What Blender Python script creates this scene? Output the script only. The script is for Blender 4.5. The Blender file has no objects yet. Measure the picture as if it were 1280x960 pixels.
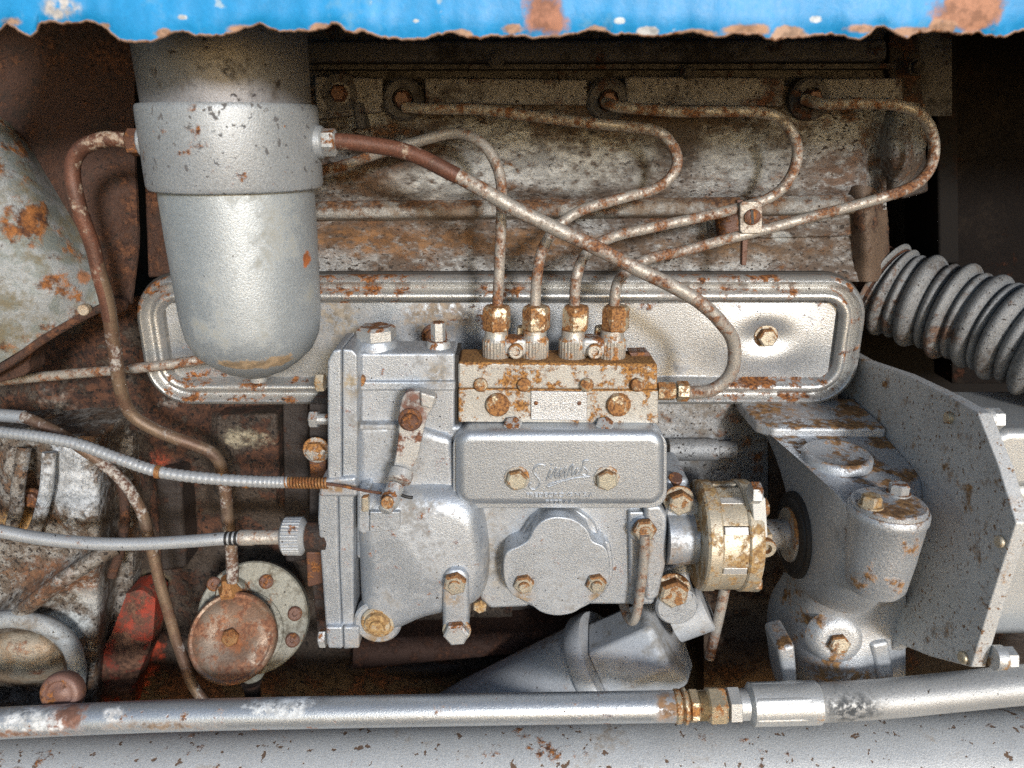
import bpy, bmesh, math, random
from mathutils import Vector, Matrix, noise as mnoise

random.seed(7)
scene = bpy.context.scene
col = scene.collection

# ------------------------------------------------------------------ camera
F = 950.0                        # focal length in units of 1/1280 of the picture width
PITCH = math.radians(18.5)
FWD = Vector((0, math.cos(PITCH), -math.sin(PITCH)))
UPV = Vector((0, math.sin(PITCH), math.cos(PITCH)))
CAM = Vector((0, -0.10, 0)) - FWD * 0.62
cd = bpy.data.cameras.new('camera')
cam = bpy.data.objects.new('camera', cd)
col.objects.link(cam)
cam.location = CAM
cam.rotation_euler = (math.pi / 2 - PITCH, 0, 0)
cd.sensor_width = 36.0
cd.lens = 36.0 * F / 1280.0
cd.clip_start = 0.01
cd.clip_end = 200
cd.dof.use_dof = True
cd.dof.focus_distance = 0.64
cd.dof.aperture_fstop = 7.0
scene.camera = cam

# ------------------------------------------------------------------ light
SUN_EL = math.radians(17.0)
SUN_AZ = math.radians(18.0)      # to the right of the photographer's back
world = bpy.data.worlds.new('World')
scene.world = world
world.use_nodes = True
wn = world.node_tree
wn.nodes.clear()
wo = wn.nodes.new('ShaderNodeOutputWorld')
bg = wn.nodes.new('ShaderNodeBackground')
sky = wn.nodes.new('ShaderNodeTexSky')
sky.sky_type = 'NISHITA'
sky.sun_disc = False
sky.dust_density = 0.8
sky.ozone_density = 1.6
sky.air_density = 1.0
sky.sun_elevation = SUN_EL
sky.sun_rotation = math.pi - SUN_AZ
bg.inputs['Strength'].default_value = 0.12
wn.links.new(sky.outputs[0], bg.inputs[0])
wn.links.new(bg.outputs[0], wo.inputs[0])
sd = bpy.data.lights.new('sun', 'SUN')
sun = bpy.data.objects.new('sun', sd)
col.objects.link(sun)
sd.energy = 2.4
sd.angle = math.radians(8.0)
sd.color = (1.0, 0.99, 0.975)
to_sun = Vector((math.sin(SUN_AZ) * math.cos(SUN_EL), -math.cos(SUN_AZ) * math.cos(SUN_EL), math.sin(SUN_EL)))
sun.rotation_euler = to_sun.to_track_quat('Z', 'Y').to_euler()
sun.location = to_sun * 3

vs = scene.view_settings
vs.view_transform = 'Standard'
vs.look = 'None'
vs.exposure = 0.42
vs.gamma = 1.0
vs.use_curve_mapping = False
scene.render.engine = 'CYCLES'
scene.cycles.max_bounces = 6
scene.cycles.use_denoising = False

# ------------------------------------------------------------------ picture -> place
def ray(px, py):
    return FWD * F + Vector((1, 0, 0)) * (px - 640) + UPV * (480 - py)
def P(px, py, y):                # the point of the plane Y = y seen there
    d = ray(px, py)
    return CAM + d * ((y - CAM.y) / d.y)
def PX(px, py, x):
    d = ray(px, py)
    return CAM + d * ((x - CAM.x) / d.x)
def PZ(px, py, z):
    d = ray(px, py)
    return CAM + d * ((z - CAM.z) / d.z)
def sc(p):                       # metres for one picture unit at that point
    return (p - CAM).dot(FWD) / F

# ------------------------------------------------------------------ materials
RUST = ((0.055, 0.020, 0.009), (0.30, 0.115, 0.030))
def mat(name, base, metal=0.35, rough=0.45, rust=0.0, top=0.0, rscale=70, rcols=RUST, dirt=0.0, dcol=(0.10, 0.07, 0.045),
        dscale=16, grain=0.3, gscale=800, bump=0.3, pits=0.0, pscale=260, pcol=(0.03, 0.022, 0.018), spots=(), seed=0, base2=None,
        lump=0.0, lscale=90, spec=0.5, stretch=None, rsoft=0.035):
    m = bpy.data.materials.new(name)
    m.use_nodes = True
    nt = m.node_tree
    N, L = nt.nodes, nt.links
    bsdf = N['Principled BSDF']
    def mth(op, a, b=None, clamp=False):
        n = N.new('ShaderNodeMath'); n.operation = op; n.use_clamp = clamp
        for i, v in enumerate((a, b)):
            if v is None: continue
            if isinstance(v, (int, float)): n.inputs[i].default_value = v
            else: L.new(v, n.inputs[i])
        return n.outputs[0]
    def step(v, lo, hi):
        n = N.new('ShaderNodeMapRange'); n.interpolation_type = 'SMOOTHSTEP'
        L.new(v, n.inputs[0]); n.inputs[1].default_value = lo; n.inputs[2].default_value = hi
        return n.outputs[0]
    def mix(f, a, b):
        n = N.new('ShaderNodeMix'); n.data_type = 'RGBA'
        for s, v in ((n.inputs[0], f), (n.inputs[6], a), (n.inputs[7], b)):
            if isinstance(v, (int, float)): s.default_value = v
            elif isinstance(v, tuple): s.default_value = (*v, 1)
            else: L.new(v, s)
        return n.outputs[2]
    geo = N.new('ShaderNodeNewGeometry')
    oi = N.new('ShaderNodeObjectInfo')
    off = N.new('ShaderNodeVectorMath'); off.operation = 'ADD'
    L.new(geo.outputs['Position'], off.inputs[0]); off.inputs[1].default_value = (seed * 1.37, seed * 0.71, seed * 2.11)
    pos = off.outputs[0]
    if stretch:
        st = N.new('ShaderNodeVectorMath'); st.operation = 'MULTIPLY'; L.new(pos, st.inputs[0]); st.inputs[1].default_value = stretch; pos = st.outputs[0]
    def noi(scale, detail=4, r=0.6, dist=0.0):
        n = N.new('ShaderNodeTexNoise'); n.inputs['Scale'].default_value = scale
        n.inputs['Detail'].default_value = detail; n.inputs['Roughness'].default_value = r
        n.inputs['Distortion'].default_value = dist
        L.new(pos, n.inputs['Vector'])
        return n.outputs[0]
    g = noi(gscale, 3, 0.7)
    big = noi(dscale, 5, 0.62)
    gv = mth('ADD', mth('MULTIPLY', mth('SUBTRACT', g, 0.5), grain * 4.0), 1.0)
    gv = mth('ADD', gv, mth('MULTIPLY', mth('SUBTRACT', big, 0.5), 0.5))
    vm = N.new('ShaderNodeVectorMath'); vm.operation = 'SCALE'
    if base2 is not None:
        c0 = mix(step(noi(dscale * 2.3, 5, 0.65, 0.4), 0.42, 0.58), base, base2)
        L.new(c0, vm.inputs[0])
    else:
        vm.inputs[0].default_value = base
    L.new(gv, vm.inputs['Scale'])
    c = vm.outputs[0]
    height = mth('MULTIPLY', g, 1.0)
    rust_any = None
    sep = N.new('ShaderNodeSeparateXYZ'); L.new(geo.outputs['Normal'], sep.inputs[0])
    if dirt > 0:
        dn = mth('ADD', mth('MULTIPLY', big, 0.6), mth('MULTIPLY', noi(dscale * 7, 6, 0.7), 0.4))
        th = 0.62 - 0.28 * dirt
        df = step(dn, th - 0.05, th + 0.10)
        df = mth('MULTIPLY', df, 0.92)
        c = mix(df, c, dcol)
        rust_any = df
    if rust > 0 or top > 0:
        rn = mth('ADD', mth('MULTIPLY', noi(rscale, 7, 0.72), 0.62), mth('MULTIPLY', noi(rscale * 0.24, 4, 0.6), 0.38))
        if top > 0:
            rn = mth('ADD', rn, mth('MULTIPLY', mth('MAXIMUM', sep.outputs[2], 0.0), top * 0.22))
        th = 0.62 - 0.24 * rust
        rf = step(rn, th - rsoft * 0.7, th + rsoft)
        rc = mix(step(noi(rscale * 4.5, 5, 0.7), 0.38, 0.62), rcols[0], rcols[1])
        c = mix(rf, c, rc)
        height = mth('ADD', height, mth('MULTIPLY', rf, 0.8))
        rust_any = rf if rust_any is None else mth('MAXIMUM', rust_any, rf)
    if pits > 0:
        pn = noi(pscale, 3, 0.6)
        th = 0.74 - 0.2 * pits
        pf = step(pn, th, th + 0.03)
        c = mix(pf, c, pcol)
        height = mth('SUBTRACT', height, mth('MULTIPLY', pf, 1.2))
        rust_any = pf if rust_any is None else mth('MAXIMUM', rust_any, pf)
    if spots:
        wn_ = mth('SUBTRACT', noi(110, 6, 0.7), 0.5)
        wn2 = mth('SUBTRACT', noi(28, 3, 0.5), 0.5)
        wob = mth('ADD', mth('MULTIPLY', wn_, 1.7), mth('MULTIPLY', wn2, 1.6))
        brk = step(noi(170, 5, 0.7), 0.36, 0.55)
        for (p, rr, cc, soft) in spots:
            rx, rz = rr if isinstance(rr, tuple) else (rr, rr)
            s1 = N.new('ShaderNodeVectorMath'); s1.operation = 'SUBTRACT'
            L.new(geo.outputs['Position'], s1.inputs[0]); s1.inputs[1].default_value = p
            s2 = N.new('ShaderNodeVectorMath'); s2.operation = 'MULTIPLY'
            L.new(s1.outputs[0], s2.inputs[0]); s2.inputs[1].default_value = (1 / rx, 1 / max(rx, rz), 1 / rz)
            s3 = N.new('ShaderNodeVectorMath'); s3.operation = 'LENGTH'; L.new(s2.outputs[0], s3.inputs[0])
            v = mth('ADD', mth('SUBTRACT', 1.0, s3.outputs['Value']), wob)
            f = step(v, -soft, soft)
            if soft > 0.3: f = mth('MULTIPLY', f, brk)
            c2 = mix(step(wn_, -0.1, 0.1), tuple(x * 0.7 for x in cc), tuple(min(1, x * 1.25) for x in cc))
            c = mix(f, c, c2)
            rust_any = f if rust_any is None else mth('MAXIMUM', rust_any, f)
    L.new(c, bsdf.inputs['Base Color'])
    if rust_any is not None:
        L.new(mth('MULTIPLY', mth('SUBTRACT', 1.0, rust_any), metal), bsdf.inputs['Metallic'])
        L.new(mth('ADD', mth('MULTIPLY', rust_any, 0.85 - rough), mth('ADD', mth('MULTIPLY', g, 0.2), rough - 0.1)), bsdf.inputs['Roughness'])
    else:
        bsdf.inputs['Metallic'].default_value = metal
        L.new(mth('ADD', mth('MULTIPLY', g, 0.2), rough - 0.1), bsdf.inputs['Roughness'])
    bsdf.inputs['Specular IOR Level'].default_value = spec
    if lump > 0:
        height = mth('ADD', height, mth('MULTIPLY', noi(lscale, 4, 0.6), lump * 6))
    bp = N.new('ShaderNodeBump'); bp.inputs['Strength'].default_value = bump
    bp.inputs['Distance'].default_value = 0.0012
    L.new(height, bp.inputs['Height']); L.new(bp.outputs[0], bsdf.inputs['Normal'])
    return m

SILV = (0.37, 0.385, 0.405)
M = {}
STAIN = (0.24, 0.17, 0.10)
def sp0(px, py, y, r, c, soft=0.12):
    p = P0(px, py, y); k = sc0(p)
    return (p, (r[0] * k, r[1] * k), c, soft)
def P0(px, py, y):
    d = FWD * F + Vector((1, 0, 0)) * (px - 640) + UPV * (480 - py)
    return CAM + d * ((y - CAM.y) / d.y)
def sc0(p): return (p - CAM).dot(FWD) / F
M['pump'] = mat('pump_silver_paint', (0.455, 0.49, 0.535), 0.68, 0.44, rust=0.06, rscale=150, rsoft=0.05, grain=0.26, bump=0.32, pits=0.30, seed=1, dirt=0.27, dcol=(0.215, 0.205, 0.19), dscale=22, lump=0.10, lscale=140,
    spots=[sp0(655, 746, -0.125, (12, 12), STAIN, 0.8), sp0(746, 744, -0.125, (10, 12), STAIN, 0.8), sp0(569, 745, -0.13, (14, 12), STAIN, 0.8), sp0(472, 800, -0.12, (30, 12), STAIN, 0.8),
           sp0(805, 690, -0.11, (9, 30), STAIN, 0.8), sp0(420, 606, -0.12, (24, 8), (0.20, 0.13, 0.07), 0.6), sp0(505, 565, -0.11, (24, 40), (0.26, 0.24, 0.21), 0.9), sp0(585, 757, -0.11, (16, 10), (0.2, 0.13, 0.07), 0.7),
           sp0(546, 470, -0.1, (14, 20), (0.27, 0.24, 0.2), 0.8), sp0(440, 480, -0.12, (10, 16), (0.27, 0.22, 0.15), 0.8), sp0(620, 700, -0.1, (14, 50), (0.26, 0.245, 0.22), 0.9), sp0(845, 700, -0.1, (20, 40), (0.2, 0.14, 0.09), 0.8)])
M['cover'] = mat('cover_silver_paint', (0.43, 0.465, 0.51), 0.72, 0.42, grain=0.2, bump=0.28, pits=0.08, seed=2)
M['block_rusty'] = mat('delivery_block_paint', (0.44, 0.43, 0.40), 0.45, 0.45, rust=0.46, top=0.9, rscale=110, grain=0.3, pits=0.2, seed=3,
                       rcols=((0.11, 0.045, 0.015), (0.42, 0.21, 0.06)))
M['bolt'] = mat('bolt_rusty_zinc', (0.48, 0.44, 0.36), 0.55, 0.4, rust=0.36, top=1.0, rscale=150, seed=4, grain=0.3,
                rcols=((0.10, 0.042, 0.018), (0.33, 0.16, 0.055)))
M['bolt_pale'] = mat('bolt_pale_zinc', (0.50, 0.47, 0.38), 0.5, 0.4, rust=0.16, top=1.0, rscale=170, rsoft=0.06, seed=54, grain=0.3, rcols=((0.10, 0.045, 0.02), (0.30, 0.16, 0.06)))
M['bolt_silver'] = mat('bolt_silver_paint', (0.48, 0.49, 0.49), 0.5, 0.4, rust=0.18, top=0.5, rscale=150, seed=5, grain=0.3)
M['nut_gold'] = mat('union_nut_rust', (0.50, 0.43, 0.31), 0.6, 0.36, rust=0.55, top=0.2, rscale=110, seed=6, grain=0.3,
                    rcols=((0.11, 0.045, 0.018), (0.36, 0.17, 0.055)))
M['knurl'] = mat('knurled_steel', (0.48, 0.46, 0.42), 0.55, 0.4, rust=0.34, top=0.4, rscale=110, seed=7, grain=0.3,
                 rcols=((0.14, 0.055, 0.018), (0.42, 0.20, 0.06)))
M['pipe_silver'] = mat('injector_pipe_paint', (0.42, 0.39, 0.35), 0.4, 0.42, rust=0.46, rscale=130, rsoft=0.07, seed=8, grain=0.4, dirt=0.3, dcol=(0.16, 0.12, 0.09), dscale=60,
                       rcols=((0.07, 0.026, 0.014), (0.27, 0.12, 0.05)))
M['pipe_brown'] = mat('copper_brown_pipe', (0.14, 0.058, 0.036), 0.15, 0.5, rust=0.22, rscale=90, seed=9, grain=0.45, base2=(0.10, 0.045, 0.03),
                      rcols=((0.20, 0.11, 0.07), (0.40, 0.33, 0.26)))
M['pipe_olive'] = mat('bare_fuel_pipe', (0.13, 0.075, 0.05), 0.25, 0.45, rust=0.34, rscale=60, seed=10, grain=0.3, base2=(0.17, 0.115, 0.075),
                      rcols=((0.09, 0.04, 0.025), (0.42, 0.40, 0.37)))
M['filter_head'] = mat('filter_head_paint', (0.36, 0.385, 0.41), 0.4, 0.45, rust=0.04, rscale=100, seed=11, grain=0.3, pits=0.62, pscale=150,
                       pcol=(0.11, 0.11, 0.115), dirt=0.12, dcol=(0.22, 0.2, 0.17))
M['chrome'] = mat('polished_chrome', (0.6, 0.6, 0.6), 0.9, 0.2, seed=12, grain=0.1, bump=0.05)
def SP(px, py, y, r, c, soft=0.12):   # a patch of wear: centre, radius in picture units, colour
    p = P(px, py, y); k = sc(p)
    r = (r[0] * k, r[1] * k) if isinstance(r, tuple) else r * k
    return (p, r, c, soft)
RUSTY = (0.20, 0.075, 0.025)
M['filter_bowl'] = mat('filter_bowl_paint', (0.42, 0.46, 0.49), 0.55, 0.46, seed=13, grain=0.24, bump=0.3, pits=0.05,
    spots=[SP(384, 322, -0.125, (9, 14), (0.32, 0.10, 0.03)), SP(318, 448, -0.13, (52, 9), (0.30, 0.22, 0.14))], dirt=0.22, dcol=(0.29, 0.29, 0.26))
M['filter_cap'] = mat('filter_cap_shaded_paint', (0.24, 0.24, 0.255), 0.4, 0.45, seed=52, grain=0.3, pits=0.45, pscale=120, pcol=(0.05, 0.045, 0.05), dirt=0.2, dcol=(0.08, 0.07, 0.065), dscale=30)  # scuffed purple-grey, base darkened to carry the hood's shade on the cap
M['wall'] = mat('cast_wall_paint', (0.265, 0.268, 0.268), 0.25, 0.5, rust=0.26, rscale=80, rsoft=0.07, rcols=((0.06, 0.028, 0.015), (0.20, 0.095, 0.04)), dirt=0.58, dcol=(0.066, 0.042, 0.027),
    dscale=26, grain=0.6, gscale=600, bump=0.7, pits=0.70, pscale=360, seed=14, lump=0.2, stretch=(0.55, 1, 1),
    spots=[SP(470, 300, 0, (150, 18), (0.17, 0.085, 0.035), 0.9), SP(640, 305, 0, (120, 14), (0.17, 0.09, 0.04), 0.9), SP(900, 310, 0, (120, 14), (0.13, 0.08, 0.045), 0.9),
           SP(450, 225, 0, (50, 26), (0.12, 0.07, 0.04), 0.7), SP(980, 300, 0, (14, 10), (0.38, 0.39, 0.39), 0.2), SP(1050, 220, 0, (30, 30), (0.11, 0.07, 0.05), 0.7),
           SP(740, 200, 0, (70, 30), (0.36, 0.36, 0.34), 0.8), SP(560, 225, 0, (60, 22), (0.36, 0.36, 0.345), 0.8), SP(930, 195, 0, (50, 30), (0.33, 0.335, 0.33), 0.6), SP(650, 195, 0, (60, 34), (0.36, 0.365, 0.36), 0.6), SP(855, 190, 0, (26, 30), (0.05, 0.04, 0.034), 0.6), SP(500, 195, 0, (60, 14), (0.06, 0.04, 0.03), 0.6)])
M['wall_ridge'] = mat('cast_ridge_paint', (0.32, 0.31, 0.29), 0.25, 0.55, rust=0.34, top=0.35, rscale=70, rsoft=0.07, rcols=((0.05, 0.024, 0.014), (0.20, 0.095, 0.04)), dirt=0.42, dcol=(0.17, 0.12, 0.08), grain=0.5,
    gscale=650, bump=0.7, pits=0.3, seed=15, lump=0.2)
M['head'] = mat('cylinder_head_paint', (0.085, 0.083, 0.09), 0.2, 0.55, rust=0.26, rscale=60, rcols=((0.02, 0.01, 0.007), (0.08, 0.032, 0.018)), dirt=0.35, dcol=(0.018, 0.014, 0.012), grain=0.45, bump=0.6, pits=0.4, pscale=180, seed=16)
M['crank'] = mat('crankcase_grime', (0.055, 0.040, 0.030), 0.05, 0.6, rust=0.42, rscale=34, rcols=((0.03, 0.014, 0.010), (0.10, 0.042, 0.022)), dirt=0.20,
    dcol=(0.15, 0.12, 0.09), dscale=34, grain=0.8, gscale=500, bump=1.0, pits=0.7, pscale=200, pcol=(0.012, 0.009, 0.008), seed=17, lump=0.15,
    spots=[SP(150, 825, 0.0, (34, 66), (0.50, 0.065, 0.025), 0.28), SP(196, 585, 0.02, (14, 16), (0.28, 0.05, 0.02), 0.4), SP(192, 745, 0.02, (9, 20), (0.33, 0.06, 0.02), 0.4),
           SP(305, 548, 0, (26, 10), (0.32, 0.28, 0.2), 0.5), SP(180, 740, 0.02, (18, 22), (0.24, 0.2, 0.1), 0.5), SP(60, 520, 0, (30, 26), (0.3, 0.28, 0.25), 0.6),
           SP(205, 510, 0.02, (18, 8), (0.42, 0.38, 0.34), 0.4)])
M['bell'] = mat('bell_housing_paint', (0.25, 0.235, 0.215), 0.1, 0.6, rust=0.34, rscale=46, rcols=((0.09, 0.05, 0.03), (0.20, 0.115, 0.065)), dirt=0.30,
    dcol=(0.10, 0.075, 0.055), dscale=34, grain=0.7, gscale=600, bump=0.9, pits=0.75, pscale=230, seed=18, lump=0.12, base2=(0.11, 0.085, 0.065),
    spots=[SP(85, 615, -0.05, (36, 52), (0.43, 0.45, 0.47), 0.22), SP(115, 745, -0.05, (30, 48), (0.36, 0.355, 0.34), 0.2), SP(70, 790, -0.05, (40, 20), (0.40, 0.42, 0.42), 0.3),
           SP(80, 725, -0.05, (50, 24), (0.15, 0.07, 0.035), 0.5), SP(22, 655, -0.05, (24, 14), (0.4, 0.24, 0.09), 0.5)])
M['guard'] = mat('guard_panel_paint', (0.17, 0.19, 0.18), 0.15, 0.5, rust=0.28, rscale=22, dirt=0.30, dcol=(0.15, 0.125, 0.075), dscale=20, grain=0.35, bump=0.5, seed=19,
    base2=(0.27, 0.285, 0.29),
    spots=[SP(60, 395, -0.06, (20, 14), (0.30, 0.12, 0.04), 0.3), SP(80, 365, -0.06, (7, 7), (0.33, 0.16, 0.06), 0.3), SP(5, 270, -0.06, (12, 18), (0.30, 0.12, 0.04), 0.4),
           SP(62, 220, -0.06, (18, 50), (0.17, 0.10, 0.05), 0.5), SP(105, 345, -0.06, (9, 9), (0.26, 0.12, 0.06), 0.3)])
M['rust_sheet'] = mat('rusted_sheet', (0.065, 0.031, 0.020), 0.0, 0.75, rust=0.36, rscale=45, rsoft=0.07, dirt=0.3, dcol=(0.035, 0.022, 0.016), dscale=30, pits=0.5, rcols=((0.04, 0.016, 0.01), (0.17, 0.07, 0.032)), grain=0.6, bump=0.9, lump=0.3, seed=20)
M['tin'] = mat('side_cover_paint', (0.40, 0.425, 0.455), 0.7, 0.34, rust=0.10, rscale=60, dirt=0.14, dcol=(0.17, 0.155, 0.14), grain=0.24, bump=0.28, pits=0.25, seed=21,
    spots=[SP(545, 400, 0, (40, 28), (0.25, 0.2, 0.15), 0.5), SP(430, 400, 0, (30, 30), (0.27, 0.23, 0.18), 0.7)])
M['tin_rim'] = mat('side_cover_rim_paint', (0.46, 0.46, 0.45), 0.65, 0.32, rust=0.22, top=0.25, rscale=70, dirt=0.18, dcol=(0.12, 0.09, 0.07), grain=0.28, bump=0.3, pits=0.4, seed=22)
M['gasket'] = mat('dark_gasket', (0.02, 0.017, 0.015), 0.0, 0.7, seed=23)
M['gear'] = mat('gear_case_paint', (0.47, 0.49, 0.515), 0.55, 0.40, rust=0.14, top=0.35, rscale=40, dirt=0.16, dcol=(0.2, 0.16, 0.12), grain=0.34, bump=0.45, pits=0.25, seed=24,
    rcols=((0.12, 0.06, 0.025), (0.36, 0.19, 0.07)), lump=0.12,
    spots=[SP(925, 575, -0.02, (24, 56), (0.10, 0.062, 0.040), 0.5), SP(950, 590, -0.06, (18, 24), (0.11, 0.07, 0.045), 0.5), SP(1060, 845, -0.13, (46, 18), (0.30, 0.17, 0.07), 0.4), SP(1045, 570, -0.08, (44, 14), (0.27, 0.17, 0.09), 0.5), SP(985, 514, -0.01, (42, 10), (0.30, 0.16, 0.06), 0.5)])  # first two spots: oily grime that also paints in the back-left wall's shade
M['plate'] = mat('front_plate_paint', (0.53, 0.53, 0.52), 0.2, 0.42, rust=0.18, rscale=55, rsoft=0.06, grain=0.3, bump=0.4, pits=0.62, pscale=300, pcol=(0.19, 0.10, 0.045), seed=25,
    rcols=((0.14, 0.075, 0.03), (0.36, 0.2, 0.08)))
M['plate_edge'] = mat('machined_edge', (0.52, 0.51, 0.49), 0.4, 0.4, rust=0.12, rscale=90, grain=0.3, seed=26)
M['coupling'] = mat('coupling_cadmium', (0.50, 0.44, 0.34), 0.45, 0.44, rust=0.46, top=0.1, rscale=70, seed=27, grain=0.35, pits=0.35, pscale=230, pcol=(0.12, 0.055, 0.02),
    rcols=((0.20, 0.11, 0.045), (0.40, 0.26, 0.11)))
M['white_block'] = mat('coupling_white_insert', (0.62, 0.62, 0.60), 0.1, 0.5, seed=28, grain=0.12, rust=0.05, rscale=120)
M['black'] = mat('black_seal', (0.018, 0.017, 0.017), 0.1, 0.5, seed=29, grain=0.4)
M['grease'] = mat('greasy_black_cast', (0.035, 0.026, 0.022), 0.1, 0.55, rust=0.3, rscale=40, rcols=((0.03, 0.014, 0.01), (0.09, 0.04, 0.022)), grain=0.5, bump=0.8, seed=30, lump=0.4)
M['beam'] = mat('beam_paint', (0.44, 0.455, 0.465), 0.15, 0.40, rust=0.10, rscale=60, dirt=0.16, dcol=(0.24, 0.19, 0.14), grain=0.32, bump=0.4, pits=0.5, pscale=110, pcol=(0.12, 0.075, 0.05), seed=31,
    spots=[SP(240, 930, -0.225, (20, 7), (0.2, 0.11, 0.07), 0.3), SP(820, 912, -0.225, (9, 6), (0.25, 0.1, 0.04), 0.2), SP(940, 925, -0.225, (40, 14), (0.26, 0.16, 0.09), 0.6),
           SP(672, 938, -0.225, (10, 8), (0.3, 0.2, 0.1), 0.5), SP(595, 942, -0.225, (14, 6), (0.3, 0.18, 0.08), 0.5), SP(120, 925, -0.225, (90, 12), (0.24, 0.20, 0.17), 0.7)])
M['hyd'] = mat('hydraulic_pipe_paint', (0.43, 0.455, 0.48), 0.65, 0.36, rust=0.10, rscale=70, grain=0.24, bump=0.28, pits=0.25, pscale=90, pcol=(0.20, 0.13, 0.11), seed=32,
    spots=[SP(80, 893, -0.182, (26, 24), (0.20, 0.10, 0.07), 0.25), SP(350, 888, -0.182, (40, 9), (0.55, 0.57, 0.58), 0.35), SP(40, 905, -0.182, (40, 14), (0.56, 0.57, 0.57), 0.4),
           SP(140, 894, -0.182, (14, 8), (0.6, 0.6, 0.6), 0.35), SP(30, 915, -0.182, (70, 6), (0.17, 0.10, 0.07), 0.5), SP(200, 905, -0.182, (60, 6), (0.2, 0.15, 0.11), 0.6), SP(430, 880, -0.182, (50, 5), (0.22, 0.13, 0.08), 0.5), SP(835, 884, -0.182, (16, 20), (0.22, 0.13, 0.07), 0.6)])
M['hose'] = mat('painted_rubber_hose', (0.34, 0.345, 0.345), 0.3, 0.42, grain=0.3, bump=0.3, pits=0.3, pscale=300, seed=33,
    spots=[SP(1062, 885, -0.182, (34, 18), (0.05, 0.055, 0.06), 0.5)])
M['fitting_gold'] = mat('brass_rust_fitting', (0.52, 0.44, 0.31), 0.65, 0.33, rust=0.40, rscale=120, seed=34, grain=0.25, rcols=((0.16, 0.055, 0.016), (0.42, 0.19, 0.05)))
M['fitting'] = mat('silver_fitting', (0.46, 0.47, 0.47), 0.45, 0.38, rust=0.14, rscale=70, seed=35, grain=0.25, rcols=((0.2, 0.11, 0.05), (0.40, 0.24, 0.11)))
M['cable'] = mat('cable_sheath', (0.38, 0.395, 0.41), 0.35, 0.4, rust=0.10, rscale=80, seed=36, grain=0.25, pits=0.30, pscale=220)
M['spring'] = mat('rusty_spring', (0.32, 0.16, 0.06), 0.3, 0.5, rust=0.5, rscale=200, seed=37)
M['pump_dome'] = mat('lift_pump_dome', (0.23, 0.135, 0.085), 0.35, 0.40, rust=0.40, rscale=60, seed=38, grain=0.35, base2=(0.30, 0.22, 0.16), rcols=((0.14, 0.055, 0.03), (0.30, 0.14, 0.075)),
    spots=[SP(297, 803, -0.095, (12, 12), (0.25, 0.09, 0.035), 0.4)])
M['pump_flange'] = mat('lift_pump_flange', (0.27, 0.265, 0.225), 0.15, 0.5, rust=0.15, rscale=60, dirt=0.38, dcol=(0.10, 0.085, 0.06), dscale=30, grain=0.35, bump=0.4, pits=0.3, seed=39)
M['red_brown'] = mat('oxide_red_bolt', (0.16, 0.085, 0.065), 0.1, 0.45, rust=0.3, rscale=60, seed=40)
M['bellows'] = mat('bellows_rubber', (0.19, 0.195, 0.20), 0.15, 0.5, rust=0.22, rscale=40, rcols=((0.07, 0.04, 0.03), (0.16, 0.10, 0.07)), dirt=0.30, dcol=(0.07, 0.055, 0.045), dscale=26, grain=0.55, bump=0.5, pits=0.5, pscale=220, seed=41)
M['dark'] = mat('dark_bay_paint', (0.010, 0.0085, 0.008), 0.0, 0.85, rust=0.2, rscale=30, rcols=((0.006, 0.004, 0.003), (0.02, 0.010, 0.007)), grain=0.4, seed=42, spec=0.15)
HB = -0.235
M['hood'] = mat('blue_hood_paint', (0.012, 0.27, 0.60), 0.0, 0.48, grain=0.10, bump=0.2, gscale=300, seed=43, lump=0.12, lscale=60, dirt=0.12, dcol=(0.12, 0.34, 0.55), dscale=30, pits=0.3, pscale=60, pcol=(0.30, 0.45, 0.58),
    spots=[SP(678, 16, HB, (26, 30), (0.36, 0.17, 0.11), 0.25), SP(1212, 14, HB, (40, 26), (0.38, 0.19, 0.12), 0.25), SP(305, 36, HB, (20, 5), (0.40, 0.24, 0.15), 0.3),
           SP(75, 10, HB, (22, 12), (0.50, 0.48, 0.46), 0.35), SP(930, 38, HB, (24, 7), (0.40, 0.24, 0.15), 0.3), SP(870, 42, HB, (22, 4), (0.40, 0.25, 0.16), 0.3),
           SP(1080, 36, HB, (20, 5), (0.42, 0.26, 0.18), 0.3), SP(10, 26, HB, (18, 6), (0.42, 0.28, 0.2), 0.3), SP(1150, 40, HB, (40, 5), (0.42, 0.26, 0.18), 0.3)] + [SP(hx, 40 + hy, HB, (hr, hr * 0.5), hc, 0.15) for hx, hy, hr, hc in ((130, -8, 9, (0.42, 0.27, 0.18)), (205, 2, 12, (0.4, 0.25, 0.17)), (228, -18, 6, (0.55, 0.58, 0.6)), (400, -4, 12, (0.42, 0.26, 0.18)), (452, 0, 9, (0.4, 0.25, 0.17)), (520, -14, 5, (0.55, 0.6, 0.62)), (575, 4, 14, (0.4, 0.26, 0.18)), (640, -4, 16, (0.42, 0.26, 0.18)), (745, 0, 14, (0.42, 0.28, 0.2)), (775, -14, 7, (0.55, 0.62, 0.66)), (810, 0, 12, (0.5, 0.5, 0.5)), (990, 2, 20, (0.42, 0.28, 0.2)), (1020, -16, 8, (0.55, 0.6, 0.64)), (1180, -2, 22, (0.4, 0.24, 0.16)))])
M['hood_edge'] = mat('torn_sheet_edge', (0.36, 0.22, 0.15), 0.1, 0.6, rust=0.3, rscale=120, seed=44)
M['side_grime'] = mat('case_side_grime', (0.12, 0.08, 0.055), 0.1, 0.55, rust=0.35, rscale=50, rcols=((0.02, 0.011, 0.008), (0.13, 0.06, 0.03)), grain=0.5, bump=0.7, seed=55)
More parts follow.
